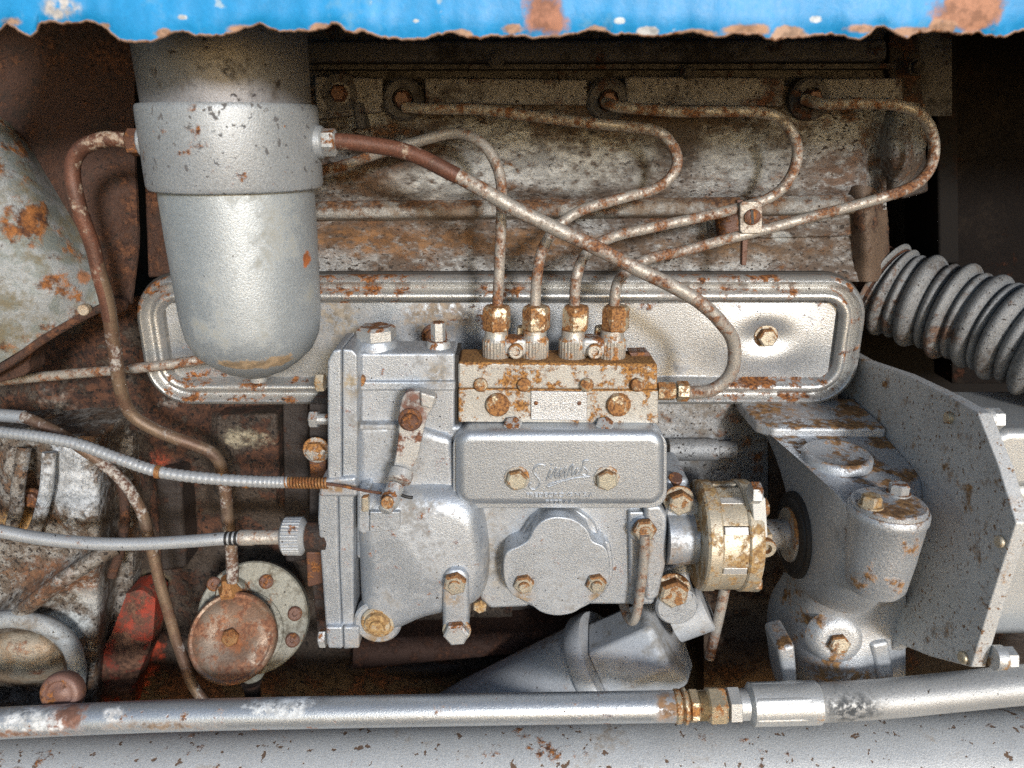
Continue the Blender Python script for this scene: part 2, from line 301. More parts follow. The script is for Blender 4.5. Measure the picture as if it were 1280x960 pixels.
M['head_block'] = mat('port_block_paint', (0.20, 0.195, 0.20), 0.25, 0.5, rust=0.22, rscale=60, rsoft=0.06, rcols=((0.03, 0.014, 0.01), (0.13, 0.055, 0.03)), dirt=0.30, dcol=(0.035, 0.026, 0.022), grain=0.5, bump=0.7, pits=0.6, pscale=260, seed=56)
M['red'] = mat('old_red_paint', (0.33, 0.042, 0.02), 0.0, 0.6, rust=0.48, rscale=40, rcols=((0.06, 0.03, 0.02), (0.20, 0.10, 0.06)), dirt=0.42, dcol=(0.10, 0.05, 0.035), dscale=34, grain=0.45, bump=0.6, seed=57)
M['mount'] = mat('mount_wall_paint', (0.30, 0.305, 0.31), 0.4, 0.45, rust=0.16, rscale=60, rsoft=0.06, dirt=0.34, dcol=(0.15, 0.125, 0.10), dscale=30, grain=0.5, bump=0.6, pits=0.6, pscale=300, seed=58)
M['matte'] = mat('canister_paint', (0.44, 0.455, 0.475), 0.15, 0.5, rust=0.12, rscale=50, rsoft=0.06, rcols=((0.14, 0.08, 0.04), (0.32, 0.19, 0.09)), dirt=0.2, dcol=(0.24, 0.22, 0.19), grain=0.26, bump=0.35, pits=0.3, seed=59)
M['rim_paint'] = mat('opening_rim_paint', (0.34, 0.355, 0.36), 0.15, 0.5, rust=0.14, rscale=40, dirt=0.25, dcol=(0.14, 0.11, 0.08), grain=0.4, bump=0.6, pits=0.5, seed=60)
M['sump_rust'] = mat('sump_rust', (0.05, 0.024, 0.016), 0.0, 0.7, rust=0.4, rscale=50, rcols=((0.03, 0.014, 0.01), (0.10, 0.04, 0.02)), grain=0.5, bump=0.8, seed=53)
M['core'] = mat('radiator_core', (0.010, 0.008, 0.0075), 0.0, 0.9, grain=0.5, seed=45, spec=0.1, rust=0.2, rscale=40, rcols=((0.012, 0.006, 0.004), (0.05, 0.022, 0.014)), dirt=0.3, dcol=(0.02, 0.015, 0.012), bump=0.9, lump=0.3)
M['lever'] = mat('lever_paint', (0.47, 0.465, 0.45), 0.4, 0.42, rust=0.20, rscale=70, seed=46, grain=0.3, rcols=((0.09, 0.035, 0.018), (0.22, 0.10, 0.06)),
    spots=[SP(517, 512, -0.13, (24, 28), (0.15, 0.075, 0.055), 0.25), SP(500, 590, -0.13, (9, 7), (0.28, 0.22, 0.14), 0.5)])
M['brown_bolt'] = mat('brown_rusted_bolt', (0.13, 0.065, 0.045), 0.2, 0.45, rust=0.4, rscale=110, seed=47)
M['name'] = mat('nameplate_alloy', (0.50, 0.51, 0.52), 0.55, 0.34, grain=0.3, bump=0.5, seed=48, pits=0.15)

# ------------------------------------------------------------------ mesh helpers
def link(name, verts, faces, m, parent=None, smooth=True, angle=35, bevel=0, seg=2):
    c = Vector((0, 0, 0))
    for v in verts: c += Vector(v)
    c /= max(1, len(verts))
    me = bpy.data.meshes.new(name)
    me.from_pydata([tuple(Vector(v) - c) for v in verts], [], faces)
    bm = bmesh.new(); bm.from_mesh(me)
    bmesh.ops.recalc_face_normals(bm, faces=bm.faces)
    bm.to_mesh(me); bm.free()
    me.materials.append(M[m] if isinstance(m, str) else m)
    if smooth:
        for p in me.polygons: p.use_smooth = True
        if not bevel: me.set_sharp_from_angle(angle=math.radians(angle))
    o = bpy.data.objects.new(name, me)
    col.objects.link(o)
    o.location = c
    if parent is not None:
        o.parent = parent
        o.matrix_parent_inverse = Matrix.Translation(-world_loc(parent))
    if bevel:
        b = o.modifiers.new('edge', 'BEVEL'); b.width = bevel; b.segments = seg
        b.limit_method = 'ANGLE'; b.angle_limit = math.radians(30); b.harden_normals = True
    WL[o.name] = c.copy()
    return o
WL = {}
def world_loc(o): return WL[o.name]
def thing(name, label, cat, loc, group=None):
    o = bpy.data.objects.new(name, None)
    col.objects.link(o)
    o.empty_display_size = 0.02
    o.location = loc
    WL[o.name] = Vector(loc)
    o['label'] = label; o['category'] = cat
    if group: o['group'] = group
    return o
def tag(o, label, cat, group=None):
    o['label'] = label; o['category'] = cat
    if group: o['group'] = group
    return o

def prism_data(front, yb):
    n = len(front)
    v = [tuple(p) for p in front] + [(p[0], yb, p[2]) for p in front]
    f = [tuple(range(n)), tuple(range(2 * n - 1, n - 1, -1))]
    f += [(i, i + n, (i + 1) % n + n, (i + 1) % n) for i in range(n)]
    return v, f
def prism(name, pts, yf, yb, m, parent=None, bevel=0.0012, seg=2):
    v, f = prism_data([P(x, y, yf) for x, y in pts], yb)
    return link(name, v, f, m, parent, bevel=bevel, seg=seg)
def dome(name, pts, yf, yb, m, parent, w, depth, crown=0.004, n=9):
    base = [P(x, y, yf) for x, y in pts]
    c = sum(base, Vector()) / len(base)
    rings = [(1.0, yb), (1.0, yf + depth)]
    for i in range(1, n + 1):
        a = math.pi / 2 * i / n
        rings.append((1 - w * (1 - math.cos(a)), yf + depth * (1 - math.sin(a))))
    for t in (0.8, 0.55, 0.3, 0.1): rings.append(((1 - w) * t, yf - crown * (1 - t)))
    k = len(base); V = []
    for s_, y in rings: V += [(c.x + (q.x - c.x) * s_, y, c.z + (q.z - c.z) * s_) for q in base]
    Fc = [(j * k + i, j * k + (i + 1) % k, (j + 1) * k + (i + 1) % k, (j + 1) * k + i) for j in range(len(rings) - 1) for i in range(k)]
    Fc.append(tuple(range(k))); Fc.append(tuple((len(rings) - 1) * k + i for i in range(k)))
    return link(name, V, Fc, m, parent, angle=50)
def rect(x0, y0, x1, y1): return [(x0, y0), (x1, y0), (x1, y1), (x0, y1)]
def rrect(x0, y0, x1, y1, r, n=6):
    out = []
    for cx, cy, a0 in ((x1 - r, y0 + r, -90), (x1 - r, y1 - r, 0), (x0 + r, y1 - r, 90), (x0 + r, y0 + r, 180)):
        for i in range(n + 1):
            a = math.radians(a0 + 90 * i / n)
            out.append((cx + r * math.cos(a), cy + r * math.sin(a)))
    return out
def circ(cx, cy, r, n=24, ry=None):
    return [(cx + r * math.cos(2 * math.pi * i / n), cy + (ry or r) * math.sin(2 * math.pi * i / n)) for i in range(n)]
def catmull(pts, k=8, closed=False):
    pts = [Vector(p) for p in pts]
    n = len(pts); out = []
    rng = n if closed else n - 1
    for i in range(rng):
        p1, p2 = pts[i], pts[(i + 1) % n]
        p0 = pts[i - 1] if (i > 0 or closed) else p1 * 2 - p2
        p3 = pts[(i + 2) % n] if (i + 2 < n or closed) else p2 * 2 - p1
        for j in range(k):
            t = j / k
            out.append(0.5 * ((2 * p1) + (p2 - p0) * t + (2 * p0 - 5 * p1 + 4 * p2 - p3) * t * t + (3 * p1 - p0 - 3 * p2 + p3) * t ** 3))
    if not closed: out.append(pts[-1])
    return out
def smooth2(pts, k=5):
    return [(v.x, v.y) for v in catmull([(x, y, 0) for x, y in pts], k, True)]
def frame_of(axis):
    a = Vector(axis).normalized()
    h = Vector((0, 0, 1)) if abs(a.z) < 0.9 else Vector((0, 1, 0))
    u = h.cross(a).normalized(); w = a.cross(u).normalized()
    return a, u, w
def lathe_data(profile, origin, axis, n=32, rot=0.0):
    a, u, w = frame_of(axis); o = Vector(origin)
    v, f = [], []
    for r, t in profile:
        for i in range(n):
            th = 2 * math.pi * i / n + rot
            v.append(tuple(o + a * t + (u * math.cos(th) + w * math.sin(th)) * r))
    k = len(profile)
    for j in range(k - 1):
        for i in range(n):
            f.append((j * n + i, j * n + (i + 1) % n, (j + 1) * n + (i + 1) % n, (j + 1) * n + i))
    f.append(tuple(range(n - 1, -1, -1)))
    f.append(tuple((k - 1) * n + i for i in range(n)))
    return v, f
def lathe(name, profile, origin, axis, m, parent=None, n=32, rot=0.0, angle=35, bevel=0, seg=2, smooth=True):
    v, f = lathe_data(profile, origin, axis, n, rot)
    return link(name, v, f, m, parent, angle=angle, bevel=bevel, seg=seg, smooth=smooth)
def tube_data(pts, r, n=14, rfun=None):
    pts = [Vector(p) for p in pts]
    v, f = [], []
    t = (pts[1] - pts[0]).normalized()
    a, u, w = frame_of(t)
    m = len(pts)
    for i, p in enumerate(pts):
        t2 = (pts[min(i + 1, m - 1)] - pts[max(i - 1, 0)]).normalized()
        q = t.rotation_difference(t2)
        u = (q @ u); u = (u - t2 * u.dot(t2)).normalized(); w = t2.cross(u); t = t2
        rr = rfun(i / (m - 1)) if rfun else r
        for k in range(n):
            th = 2 * math.pi * k / n
            v.append(tuple(p + (u * math.cos(th) + w * math.sin(th)) * rr))
    for i in range(m - 1):
        for k in range(n):
            f.append((i * n + k, i * n + (k + 1) % n, (i + 1) * n + (k + 1) % n, (i + 1) * n + k))
    f.append(tuple(range(n - 1, -1, -1))); f.append(tuple((m - 1) * n + k for k in range(n)))
    return v, f
def tube(name, pix, rpx, m, parent=None, n=14, k=8, wob=0.0):
    pts = catmull([P(*p) for p in pix], k)
    if wob:
        pts = [p + Vector((mnoise.noise(p * 40), mnoise.noise(p * 40 + Vector((9, 0, 0))), mnoise.noise(p * 40 + Vector((0, 9, 0))))) * wob for p in pts]
    r = rpx * sc(pts[len(pts) // 2])
    v, f = tube_data(pts, r, n)
    return link(name, v, f, m, parent, angle=60)
def join(*vf):
    V, Fc = [], []
    for v, f in vf:
        o = len(V); V += v; Fc += [tuple(i + o for i in q) for q in f]
    return V, Fc
def hexd(origin, axis, r, h, rot=0.0, ch=0.18):
    c = r * ch
    return lathe_data([(r * 0.97, 0), (r, h * 0.08), (r, h - c * 0.8), (r - c, h)], origin, axis, 6, rot)
def bolt(parent, px, py, y, r=12, h=9, axis=(0, -1, 0), m='bolt', washer=True, stud=0, name='bolt', rot=None, wm=None, wr=1.32):
    p = P(px, py, y); k = sc(p)
    a = Vector(axis).normalized()
    rot = random.uniform(0, 1) if rot is None else rot
    base = p
    wt = 2.5 * k if washer else 0
    parts = [hexd(base + a * wt, a, r * k, h * k, rot)]
    if stud:
        parts.append(lathe_data([(r * k * 0.55, 0), (r * k * 0.55, (h + stud) * k - r * k * .1), (r * k * 0.45, (h + stud) * k)], base + a * wt, a, 16))
    v, f = join(*parts)
    o = link(name, v, f, m, parent, angle=25)
    if washer:
        lathe('washer', [(r * k * wr, 0), (r * k * wr, wt * 0.7), (r * k * (wr - .06), wt)], base, a, wm or m, o, n=24)
    return o
def cyl(name, px, py, y, rpx, lpx, axis, m, parent, n=28, c=0.12, taper=1.0):
    p = P(px, py, y); k = sc(p); r = rpx * k; l = lpx * k
    return lathe(name, [(r, 0), (r * (1 - (1 - taper) * .9), l - r * c), (r * taper * (1 - c), l)], p, axis, m, parent, n=n)
def patch(name, rows, m, parent=None, k=6, thick=0.006, amp=0.0, freq=60, angle=60, world_pts=False, back=True):
    g = [[Vector(q) if world_pts else P(*q) for q in r] for r in rows]
    g = [catmull(r, k) for r in g]
    cols = [catmull([g[i][j] for i in range(len(g))], k) for j in range(len(g[0]))]
    nc, nr = len(cols), len(cols[0])
    V = []
    for j in range(nr):
        for i in range(nc):
            p = cols[i][j].copy()
            if amp: p.y += amp * (mnoise.noise(p * freq) + 0.5 * mnoise.noise(p * freq * 2.3))
            V.append(p)
    Fc = [(j * nc + i, j * nc + i + 1, (j + 1) * nc + i + 1, (j + 1) * nc + i) for j in range(nr - 1) for i in range(nc - 1)]
    n = len(V)
    if back:
        V2 = V + [p + Vector((0, thick, 0)) for p in V]
        F2 = list(Fc) + [tuple(q + n for q in reversed(f)) for f in Fc]
        bd = [i for i in range(nc)] + [j * nc + nc - 1 for j in range(1, nr)] + [(nr - 1) * nc + i for i in range(nc - 2, -1, -1)] + [j * nc for j in range(nr - 2, 0, -1)]
        F2 += [(bd[i], bd[i - 1], bd[i - 1] + n, bd[i] + n) for i in range(len(bd))]
        V, Fc = V2, F2
    return link(name, [tuple(p) for p in V], Fc, m, parent, angle=angle)
def field(name, x0, y0, x1, y1, step, hfun, m, parent=None, thick=0.03, angle=70):
    nx = int((x1 - x0) / step) + 1; ny = int((y1 - y0) / step) + 1
    V, Fc = [], []
    for j in range(ny):
        for i in range(nx):
            px = x0 + (x1 - x0) * i / (nx - 1); py = y0 + (y1 - y0) * j / (ny - 1)
            V.append(tuple(P(px, py, hfun(px, py))))
    for j in range(ny - 1):
        for i in range(nx - 1):
            Fc.append((j * nx + i, j * nx + i + 1, (j + 1) * nx + i + 1, (j + 1) * nx + i))
    n = len(V)
    bd = [i for i in range(nx)] + [j * nx + nx - 1 for j in range(1, ny)] + [(ny - 1) * nx + i for i in range(nx - 2, -1, -1)] + [j * nx for j in range(ny - 2, 0, -1)]
    yb = max(v[1] for v in V) + thick
    for b in bd: V.append((V[b][0], yb, V[b][2]))
    k = len(bd)
    Fc += [(bd[i], bd[i - 1], n + (i - 1) % k, n + i) for i in range(k)]
    Fc.append(tuple(n + i for i in range(k)))
    return link(name, V, Fc, m, parent, angle=angle)
def gs(x, y, cx, cy, rx, ry): return math.exp(-((x - cx) / rx) ** 2 - ((y - cy) / ry) ** 2)
def fb(x, y, s, seed=0): return mnoise.fractal(Vector((x / s, y / s, seed)), 1.0, 2.0, 4)
def sst(a, b, x):
    t = max(0, min(1, (x - a) / (b - a))); return t * t * (3 - 2 * t)

# ================================================================== setting: bay behind, hood above
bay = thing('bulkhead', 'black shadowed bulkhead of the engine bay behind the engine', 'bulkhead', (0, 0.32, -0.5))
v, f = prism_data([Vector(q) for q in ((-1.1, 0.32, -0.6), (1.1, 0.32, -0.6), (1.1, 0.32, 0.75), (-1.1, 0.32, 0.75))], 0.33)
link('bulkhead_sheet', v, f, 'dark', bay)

for xs in (-1.0, 1.0):  # unseen side walls, added to keep side sky light out of the bay
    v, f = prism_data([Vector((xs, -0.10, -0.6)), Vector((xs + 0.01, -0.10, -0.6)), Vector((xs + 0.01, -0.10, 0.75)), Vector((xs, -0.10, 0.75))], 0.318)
    link('bay_side_blocker', v, f, 'dark', bay)
hood = thing('tractor_hood', 'bright blue hood panel with torn rusty lower edge across the top', 'hood', P(640, 40, HB))
edge = [(-200, 38), (-150, 30), (-90, 40), (-40, 30), (0, 36), (10, 27), (20, 34), (28, 40), (38, 45), (45, 38), (48, 29), (65, 25), (80, 28), (95, 26), (112, 25), (128, 30), (140, 40), (150, 49),
        (165, 51), (192, 50), (205, 44), (217, 38), (228, 37), (240, 41), (258, 44), (278, 43), (295, 38), (310, 33), (325, 27), (334, 33), (345, 36), (368, 38), (395, 36), (410, 32), (418, 27),
        (426, 30), (433, 37), (445, 40), (452, 37), (460, 40), (478, 45), (502, 48), (530, 47), (548, 41), (566, 39), (585, 45), (600, 47), (618, 42), (640, 44), (652, 43), (666, 46), (690, 44),
        (705, 43), (722, 40), (735, 36), (752, 37), (768, 42), (790, 41), (806, 44), (830, 43), (850, 40), (868, 38), (884, 43), (898, 46), (915, 40), (932, 41), (948, 41), (958, 47), (968, 49),
        (985, 45), (1003, 45), (1020, 42), (1040, 41), (1056, 43), (1074, 48), (1086, 40), (1095, 32), (1106, 31), (1116, 38), (1130, 45), (1150, 39), (1180, 37), (1200, 42), (1222, 38), (1240, 44),
        (1255, 45), (1268, 38), (1282, 36), (1330, 42), (1380, 36), (1430, 42), (1480, 38), (1700, 42), (1950, 36), (2200, 42), (2500, 38)]
fine = []
for i in range(len(edge) - 1):
    (xa, ya), (xb, yb) = edge[i], edge[i + 1]
    kk = max(1, int((xb - xa) / 4))
    for j in range(kk):
        t = j / kk
        fine.append((xa + (xb - xa) * t, ya + (yb - ya) * t + 1.6 * mnoise.noise(Vector((xa + (xb - xa) * t, 0, 3)) * 0.13) * (1 if j else 0)))
fine.append(edge[-1])
fine = [(x, y + 2.2 * mnoise.noise(Vector((x * 0.31, 0, 8))) + 1.5 * mnoise.noise(Vector((x * 0.11, 4, 1)))) for x, y in fine]
def hood_y(px): return HB + 0.004 * mnoise.noise(Vector((px * 0.012, 1.7, 0))) + 0.0015 * mnoise.noise(Vector((px * 0.05, 5.7, 0)))
V, Fc = [], []
rows_up = [0, 6, 14, 26, 60, 140, 300]
for j, du in enumerate(rows_up):
    for (x, y) in fine:
        k = min(1, du / 60.0)
        yy = hood_y(x) * (1 - k) + HB * k
        V.append(P(x, y * (1 - k) + 40 * k - du, yy + 0.002 * (1 - min(1, du / 14))))
nf = len(fine); nr = len(rows_up)
for j in range(nr - 1):
    for i in range(nf - 1):
        Fc.append((j * nf + i, j * nf + i + 1, (j + 1) * nf + i + 1, (j + 1) * nf + i))
n0 = len(V)
V = V + [q + Vector((0, 0.0022, 0)) for q in V]
Fc += [tuple(q + n0 for q in reversed(ff)) for ff in Fc]
Fc += [(i + 1, i, i + n0, i + 1 + n0) for i in range(nf - 1)]
link('side_panel', [tuple(q) for q in V], Fc, 'hood', hood, angle=50)
ep = [P(x, y, hood_y(x) + 0.003) for x, y in fine]
v, f = tube_data(ep, 0.0011, 8)
link('torn_edge', v, f, 'hood_edge', hood, angle=70)
ztop = P(640, -260, HB).z
v, f = prism_data([Vector((-0.9, HB, ztop - 0.004)), Vector((1.1, HB, ztop - 0.004)), Vector((1.1, HB, ztop)), Vector((-0.9, HB, ztop))], 0.34)
link('top_panel', v, f, 'hood', hood, bevel=0.001)

# ================================================================== engine block
blk = thing('engine_block', 'silver painted engine block with rusty cast side wall behind the pump', 'engine block', P(640, 480, 0.02))
def wall_h(x, y):
    h = 0.012 - 0.010 * sst(252, 236, y) * (0.75 + 0.25 * math.sin(x * 0.012)) - 0.004 * gs(x, y, 740, 195, 90, 60) - 0.004 * gs(x, y, 930, 190, 80, 50) - 0.004 * gs(x, y, 520, 215, 90, 40)
    h += 0.010 * gs(x, y, 1088, 220, 10, 90) + 0.004 * sst(150, 120, y)
    return h + 0.0016 * fb(x, y, 40) + 0.0008 * fb(x, y, 9, 3)
field('upper_wall', 375, 108, 1108, 262, 5, wall_h, 'wall', blk)
patch('wall_ledge', [[(376, 252, 0.004), (640, 250, 0.004), (900, 247, 0.004), (1085, 243, 0.004)],
                     [(376, 262, -0.004), (640, 258, -0.004), (900, 255, -0.004), (1085, 252, -0.004)],
                     [(376, 272, -0.004), (640, 269, -0.004), (900, 267, -0.004), (1085, 264, -0.004)],
                     [(376, 277, 0.006), (640, 274, 0.006), (900, 272, 0.006), (1085, 269, 0.006)]], 'wall_ridge', blk, k=14, thick=0.02, amp=0.0010, freq=90)
def low_h(x, y): return 0.007 + 0.0018 * fb(x, y, 45, 5) + 0.0008 * fb(x, y, 8, 9) - 0.003 * sst(335, 345, y)
field('lower_wall', 215, 270, 1078, 352, 5, low_h, 'wall', blk)
prism('wall_pad', [(882, 250), (1070, 244), (1072, 296), (886, 300)], 0.003, 0.03, 'wall', blk, bevel=0.003)
prism('wall_pad', [(895, 262), (925, 258), (930, 300), (900, 306)], -0.006, 0.02, 'brown_bolt', blk, bevel=0.002)
patch('end_boss', [[(1096, 128, 0.02), (1125, 126, 0.0), (1156, 130, 0.02)], [(1094, 160, 0.012), (1124, 165, -0.014), (1160, 165, 0.015)], [(1094, 205, 0.012), (1122, 210, -0.014), (1152, 205, 0.015)], [(1098, 246, 0.03), (1116, 250, 0.02), (1134, 244, 0.03)]], 'wall', blk, k=6, thick=0.03, amp=0.001)
patch('end_lump', [[(1052, 236, 0.015), (1080, 232, -0.004), (1106, 240, 0.02)], [(1054, 270, 0.012), (1084, 272, -0.012), (1110, 275, 0.02)], [(1058, 310, 0.012), (1086, 312, -0.008), (1112, 315, 0.02)], [(1062, 352, 0.012), (1088, 352, 0.0), (1112, 352, 0.03)]], 'side_grime', blk, k=7, thick=0.03, amp=0.003, freq=80)
# crank case below the cover
def crank_h(x, y):
    h = 0.035 - 0.016 * gs(x, y, 310, 560, 50, 48) ** 0.5
    h -= 0.014 * sst(258, 268, x) * sst(352, 344, x) * sst(508, 520, y) * sst(640, 625, y)
    h -= 0.02 * gs(x, y, 130, 830, 40, 90) + 0.012 * gs(x, y, 60, 500, 60, 40)
    h += 0.02 * gs(x, y, 165, 660, 12, 60) - 0.014 * gs(x, y, 205, 620, 22, 70)
    return h + 0.004 * fb(x, y, 60, 2) + 0.0015 * fb(x, y, 18, 7) + 0.0010 * fb(x, y, 6, 4)
field('crankcase_wall', -120, 370, 640, 900, 5, crank_h, 'crank', blk)
def crank2_h(x, y): return 0.05 + 0.005 * fb(x, y, 70, 12) + 0.002 * fb(x, y, 15, 4) - 0.03 * gs(x, y, 620, 800, 120, 24) - 0.02 * gs(x, y, 520, 840, 120, 14)
field('sump_wall', 380, 700, 1300, 900, 6, crank2_h, 'grease', blk)
def mid_h(x, y): return 0.018 + 0.002 * fb(x, y, 30, 22) + 0.001 * fb(x, y, 8, 2) - 0.016 * sst(950, 900, x)
field('pump_mount_wall', 780, 490, 960, 700, 5, mid_h, 'mount', blk)
v, f = tube_data(catmull([P(560, 812, 0.02), P(640, 800, 0.02), P(700, 770, 0.02)], 6), 0.010, 14)
prism('sump_rail', [(440, 800), (780, 786), (780, 806), (440, 838)], 0.005, 0.05, 'sump_rust', blk, bevel=0.003)
cyl('oil_gallery_plug', 835, 562, -0.012, 14, 62, (1, 0, 0), 'mount', blk)
cyl('oil_gallery_pipe', 890, 562, -0.010, 11, 30, (1, 0, 0), 'mount', blk)

patch('red_web', [[(158, 742, -0.005), (176, 738, -0.008), (194, 748, -0.005)], [(140, 790, -0.01), (164, 792, -0.013), (190, 800, -0.008)], [(116, 835, -0.012), (142, 840, -0.016), (172, 846, -0.01)], [(100, 885, -0.012), (126, 890, -0.014), (160, 895, -0.01)]], 'red', blk, k=7, thick=0.03, amp=0.0016, freq=60)
prism('crankcase_pad', [(268, 520), (346, 517), (349, 602), (271, 606)], 0.002, 0.04, 'crank', blk, bevel=0.004, seg=3)
prism('crankcase_strut', [(192, 592), (226, 590), (232, 712), (200, 716)], 0.0, 0.04, 'grease', blk, bevel=0.005, seg=3)
prism('crankcase_web', [(352, 500), (386, 498), (388, 700), (356, 705)], 0.004, 0.04, 'grease', blk, bevel=0.003, seg=2)
# rusty sheet strips between guard panel and filter
prism('shadow_rib', [(176, 120), (215, 118), (222, 345), (184, 348)], 0.012, 0.05, 'rust_sheet', blk, bevel=0.003)

# ================================================================== cylinder head
hd = thing('cylinder_head', 'dark cylinder head with square port blocks under the hood edge', 'cylinder head', P(740, 100, 0.02))
def head_h(x, y): return 0.022 + 0.002 * fb(x, y, 40, 31) + 0.001 * fb(x, y, 10, 8)
field('head_wall', 330, 20, 1190, 145, 6, head_h, 'head', hd)
for q in ([(530, 97), (734, 99), (734, 132), (532, 130)], [(781, 95), (981, 97), (979, 133), (784, 131)], [(1028, 98), (1128, 97), (1130, 126), (1036, 126)], [(392, 95), (478, 97), (478, 140), (396, 150)]):
    prism('port_block', q, -0.002, 0.03, 'head_block', hd, bevel=0.002)
prism('rocker_cover_lip', [(380, 50), (1110, 48), (1110, 76), (380, 78)], -0.010, 0.04, 'head', hd, bevel=0.004, seg=3)
prism('gasket_edge', [(380, 80), (1120, 79), (1120, 86), (380, 87)], 0.004, 0.03, 'head', hd, bevel=0.0008)
prism('head_end', [(1110, 40), (1150, 44), (1162, 240), (1128, 250), (1098, 210), (1112, 130)], 0.014, 0.06, 'grease', hd, bevel=0.003)
prism('water_boss', [(440, 128), (452, 128), (458, 160), (446, 162)], -0.012, 0.02, 'head', hd, bevel=0.002)
for x, y in ((620, 74), (860, 92), (1145, 84)):
    bolt(hd, x, y, -0.010 if y < 80 else 0.0, 8, 7, m='head', name='head_bolt')
for x, y in ((507, 125), (757, 126), (1005, 124), (430, 118)):
    p = P(x, y, 0.016); k = sc(p)
    o = lathe('injector_boss', [(26 * k, 0), (26 * k, 22 * k), (22 * k, 26 * k), (13 * k, 26 * k), (13 * k, 16 * k), (1 * k, 16 * k)], p, (0, -1, 0), 'head', hd, n=28)
    lathe('injector_stub', [(11 * k, 0), (11 * k, 34 * k), (8 * k, 38 * k)], p, (0, -1, 0), 'brown_bolt', o, n=6)

# ================================================================== side cover
sc_t = thing('side_cover', 'long pressed tin cover with rounded corners and silver rolled rim', 'cover', P(640, 500, 0.0))
X0, X1 = P(181, 425, 0).x, P(1072, 425, 0).x
Z1, Z0 = P(640, 343, 0).z, P(640, 502, 0).z
def ring_pts(inset, y, r0=0.040, n=8):
    r = max(0.006, r0 - inset); out = []
    x0, x1, z0, z1 = X0 + inset, X1 - inset, Z0 + inset, Z1 - inset
    for cx, cz, a0 in ((x1 - r, z1 - r, 0), (x0 + r, z1 - r, 90), (x0 + r, z0 + r, 180), (x1 - r, z0 + r, 270)):
        for i in range(n + 1):
            a = math.radians(a0 + 90 * i / n)
            out.append((cx + r * math.cos(a), y, cz + r * math.sin(a)))
    return out
kpx = sc(P(640, 420, 0))
prof = [(0, 0.006), (0, -0.007), (2, -0.0105), (6, -0.012), (9, -0.0105), (11, -0.006), (14, -0.005), (17, -0.007), (19, -0.0115), (22, -0.0135), (26, -0.0135), (29, -0.011), (31, -0.005), (33, -0.002), (36, -0.001)]
V, Fc = [], []
for i, y in prof: V += ring_pts(i * kpx, y)
nn = len(V) // len(prof)
for j in range(len(prof) - 1):
    for i in range(nn):
        Fc.append((j * nn + i, j * nn + (i + 1) % nn, (j + 1) * nn + (i + 1) % nn, (j + 1) * nn + i))
link('rim', V, Fc, 'tin_rim', sc_t, angle=60)
V, Fc = [], []
inn = 34.5 * kpx; nx, nz = 120, 20
pb = [P(955, 420, 0), P(545, 418, 0), P(300, 420, 0)]
for j in range(nz + 1):
    for i in range(nx + 1):
        x = X0 + inn + (X1 - X0 - 2 * inn) * i / nx; z = Z0 + inn + (Z1 - Z0 - 2 * inn) * j / nz
        y = -0.0012 + 0.0003 * mnoise.noise(Vector((x * 20, z * 20, 0)))
        for b in pb:
            d = math.hypot((x - b.x) / 1.5, z - b.z) / kpx
            y += -0.0085 * math.exp(-(d / 34) ** 2) + 0.0105 * math.exp(-(d / 20) ** 2)
        ex = min(i, nx - i, 9) / 9.0
        y -= 0.0030 * (1 - ex) ** 2
        V.append((x, y, z))
for j in range(nz):
    for i in range(nx):
        Fc.append((j * (nx + 1) + i, j * (nx + 1) + i + 1, (j + 1) * (nx + 1) + i + 1, (j + 1) * (nx + 1) + i))
link('panel', V, Fc, 'tin', sc_t, angle=80)
V = ring_pts(-3 * kpx, 0.001) + ring_pts(-3 * kpx, 0.010)
link('gasket', V, [tuple(range(nn)), tuple(range(2 * nn - 1, nn - 1, -1))] + [(i, (i + 1) % nn, (i + 1) % nn + nn, i + nn) for i in range(nn)], 'gasket', sc_t)
bolt(sc_t, 957, 420, 0.000, 12, 10, m='bolt', wr=1.25)
bolt(sc_t, 543, 420, -0.004, 12, 10, m='brown_bolt')

# ================================================================== fuel filter
FY = -0.105
fa = P(291, 180, FY)
ff = thing('fuel_filter', 'silver fuel filter with flaking collar and smooth tapered bowl', 'fuel filter', P(312, 462, FY))
kf = sc(fa)
def zf(py): return P(300, py, FY).z
ax = fa.x
def vl(name, prof, m, n=56, **kw):
    return lathe(name, [(r * kf, z) for r, z in prof], (ax, FY, 0), (0, 0, 1), m, ff, n=n, **kw)
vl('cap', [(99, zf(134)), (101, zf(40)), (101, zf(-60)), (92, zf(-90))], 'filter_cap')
vl('collar', [(100, zf(236)), (104.5, zf(234)), (106.5, zf(229)), (107, zf(140)), (106.5, zf(134)), (104.5, zf(131)), (98, zf(131))], 'filter_head')
vl('bowl', [(20, zf(468)), (30, zf(464)), (44, zf(459)), (60, zf(449)), (76, zf(436)), (86, zf(418)), (90, zf(396)), (92, zf(350)), (94, zf(290)), (95, zf(228))], 'filter_bowl')
vl('drain_plug', [(4, zf(478)), (12, zf(476)), (13, zf(466)), (22, zf(464))], 'bolt_silver', n=24)
for s, xx, yy in ((-1, 178, 178), (1, 390, 178)):
    p = P(xx, yy, FY)
    z = p.z
    o = Vector((ax + s * 100 * kf, FY, z))
    u = lathe('union', [(20 * kf, 0), (20 * kf, 12 * kf), (18 * kf, 14 * kf)], o, (s, 0, 0), 'filter_head', ff, n=28)
    v, f = hexd(o + Vector((s * 14 * kf, 0, 0)), (s, 0, 0), 17 * kf, 16 * kf, 0.3)
    link('union_nut', v, f, 'bolt_silver' if s > 0 else 'brown_bolt', u, angle=25)

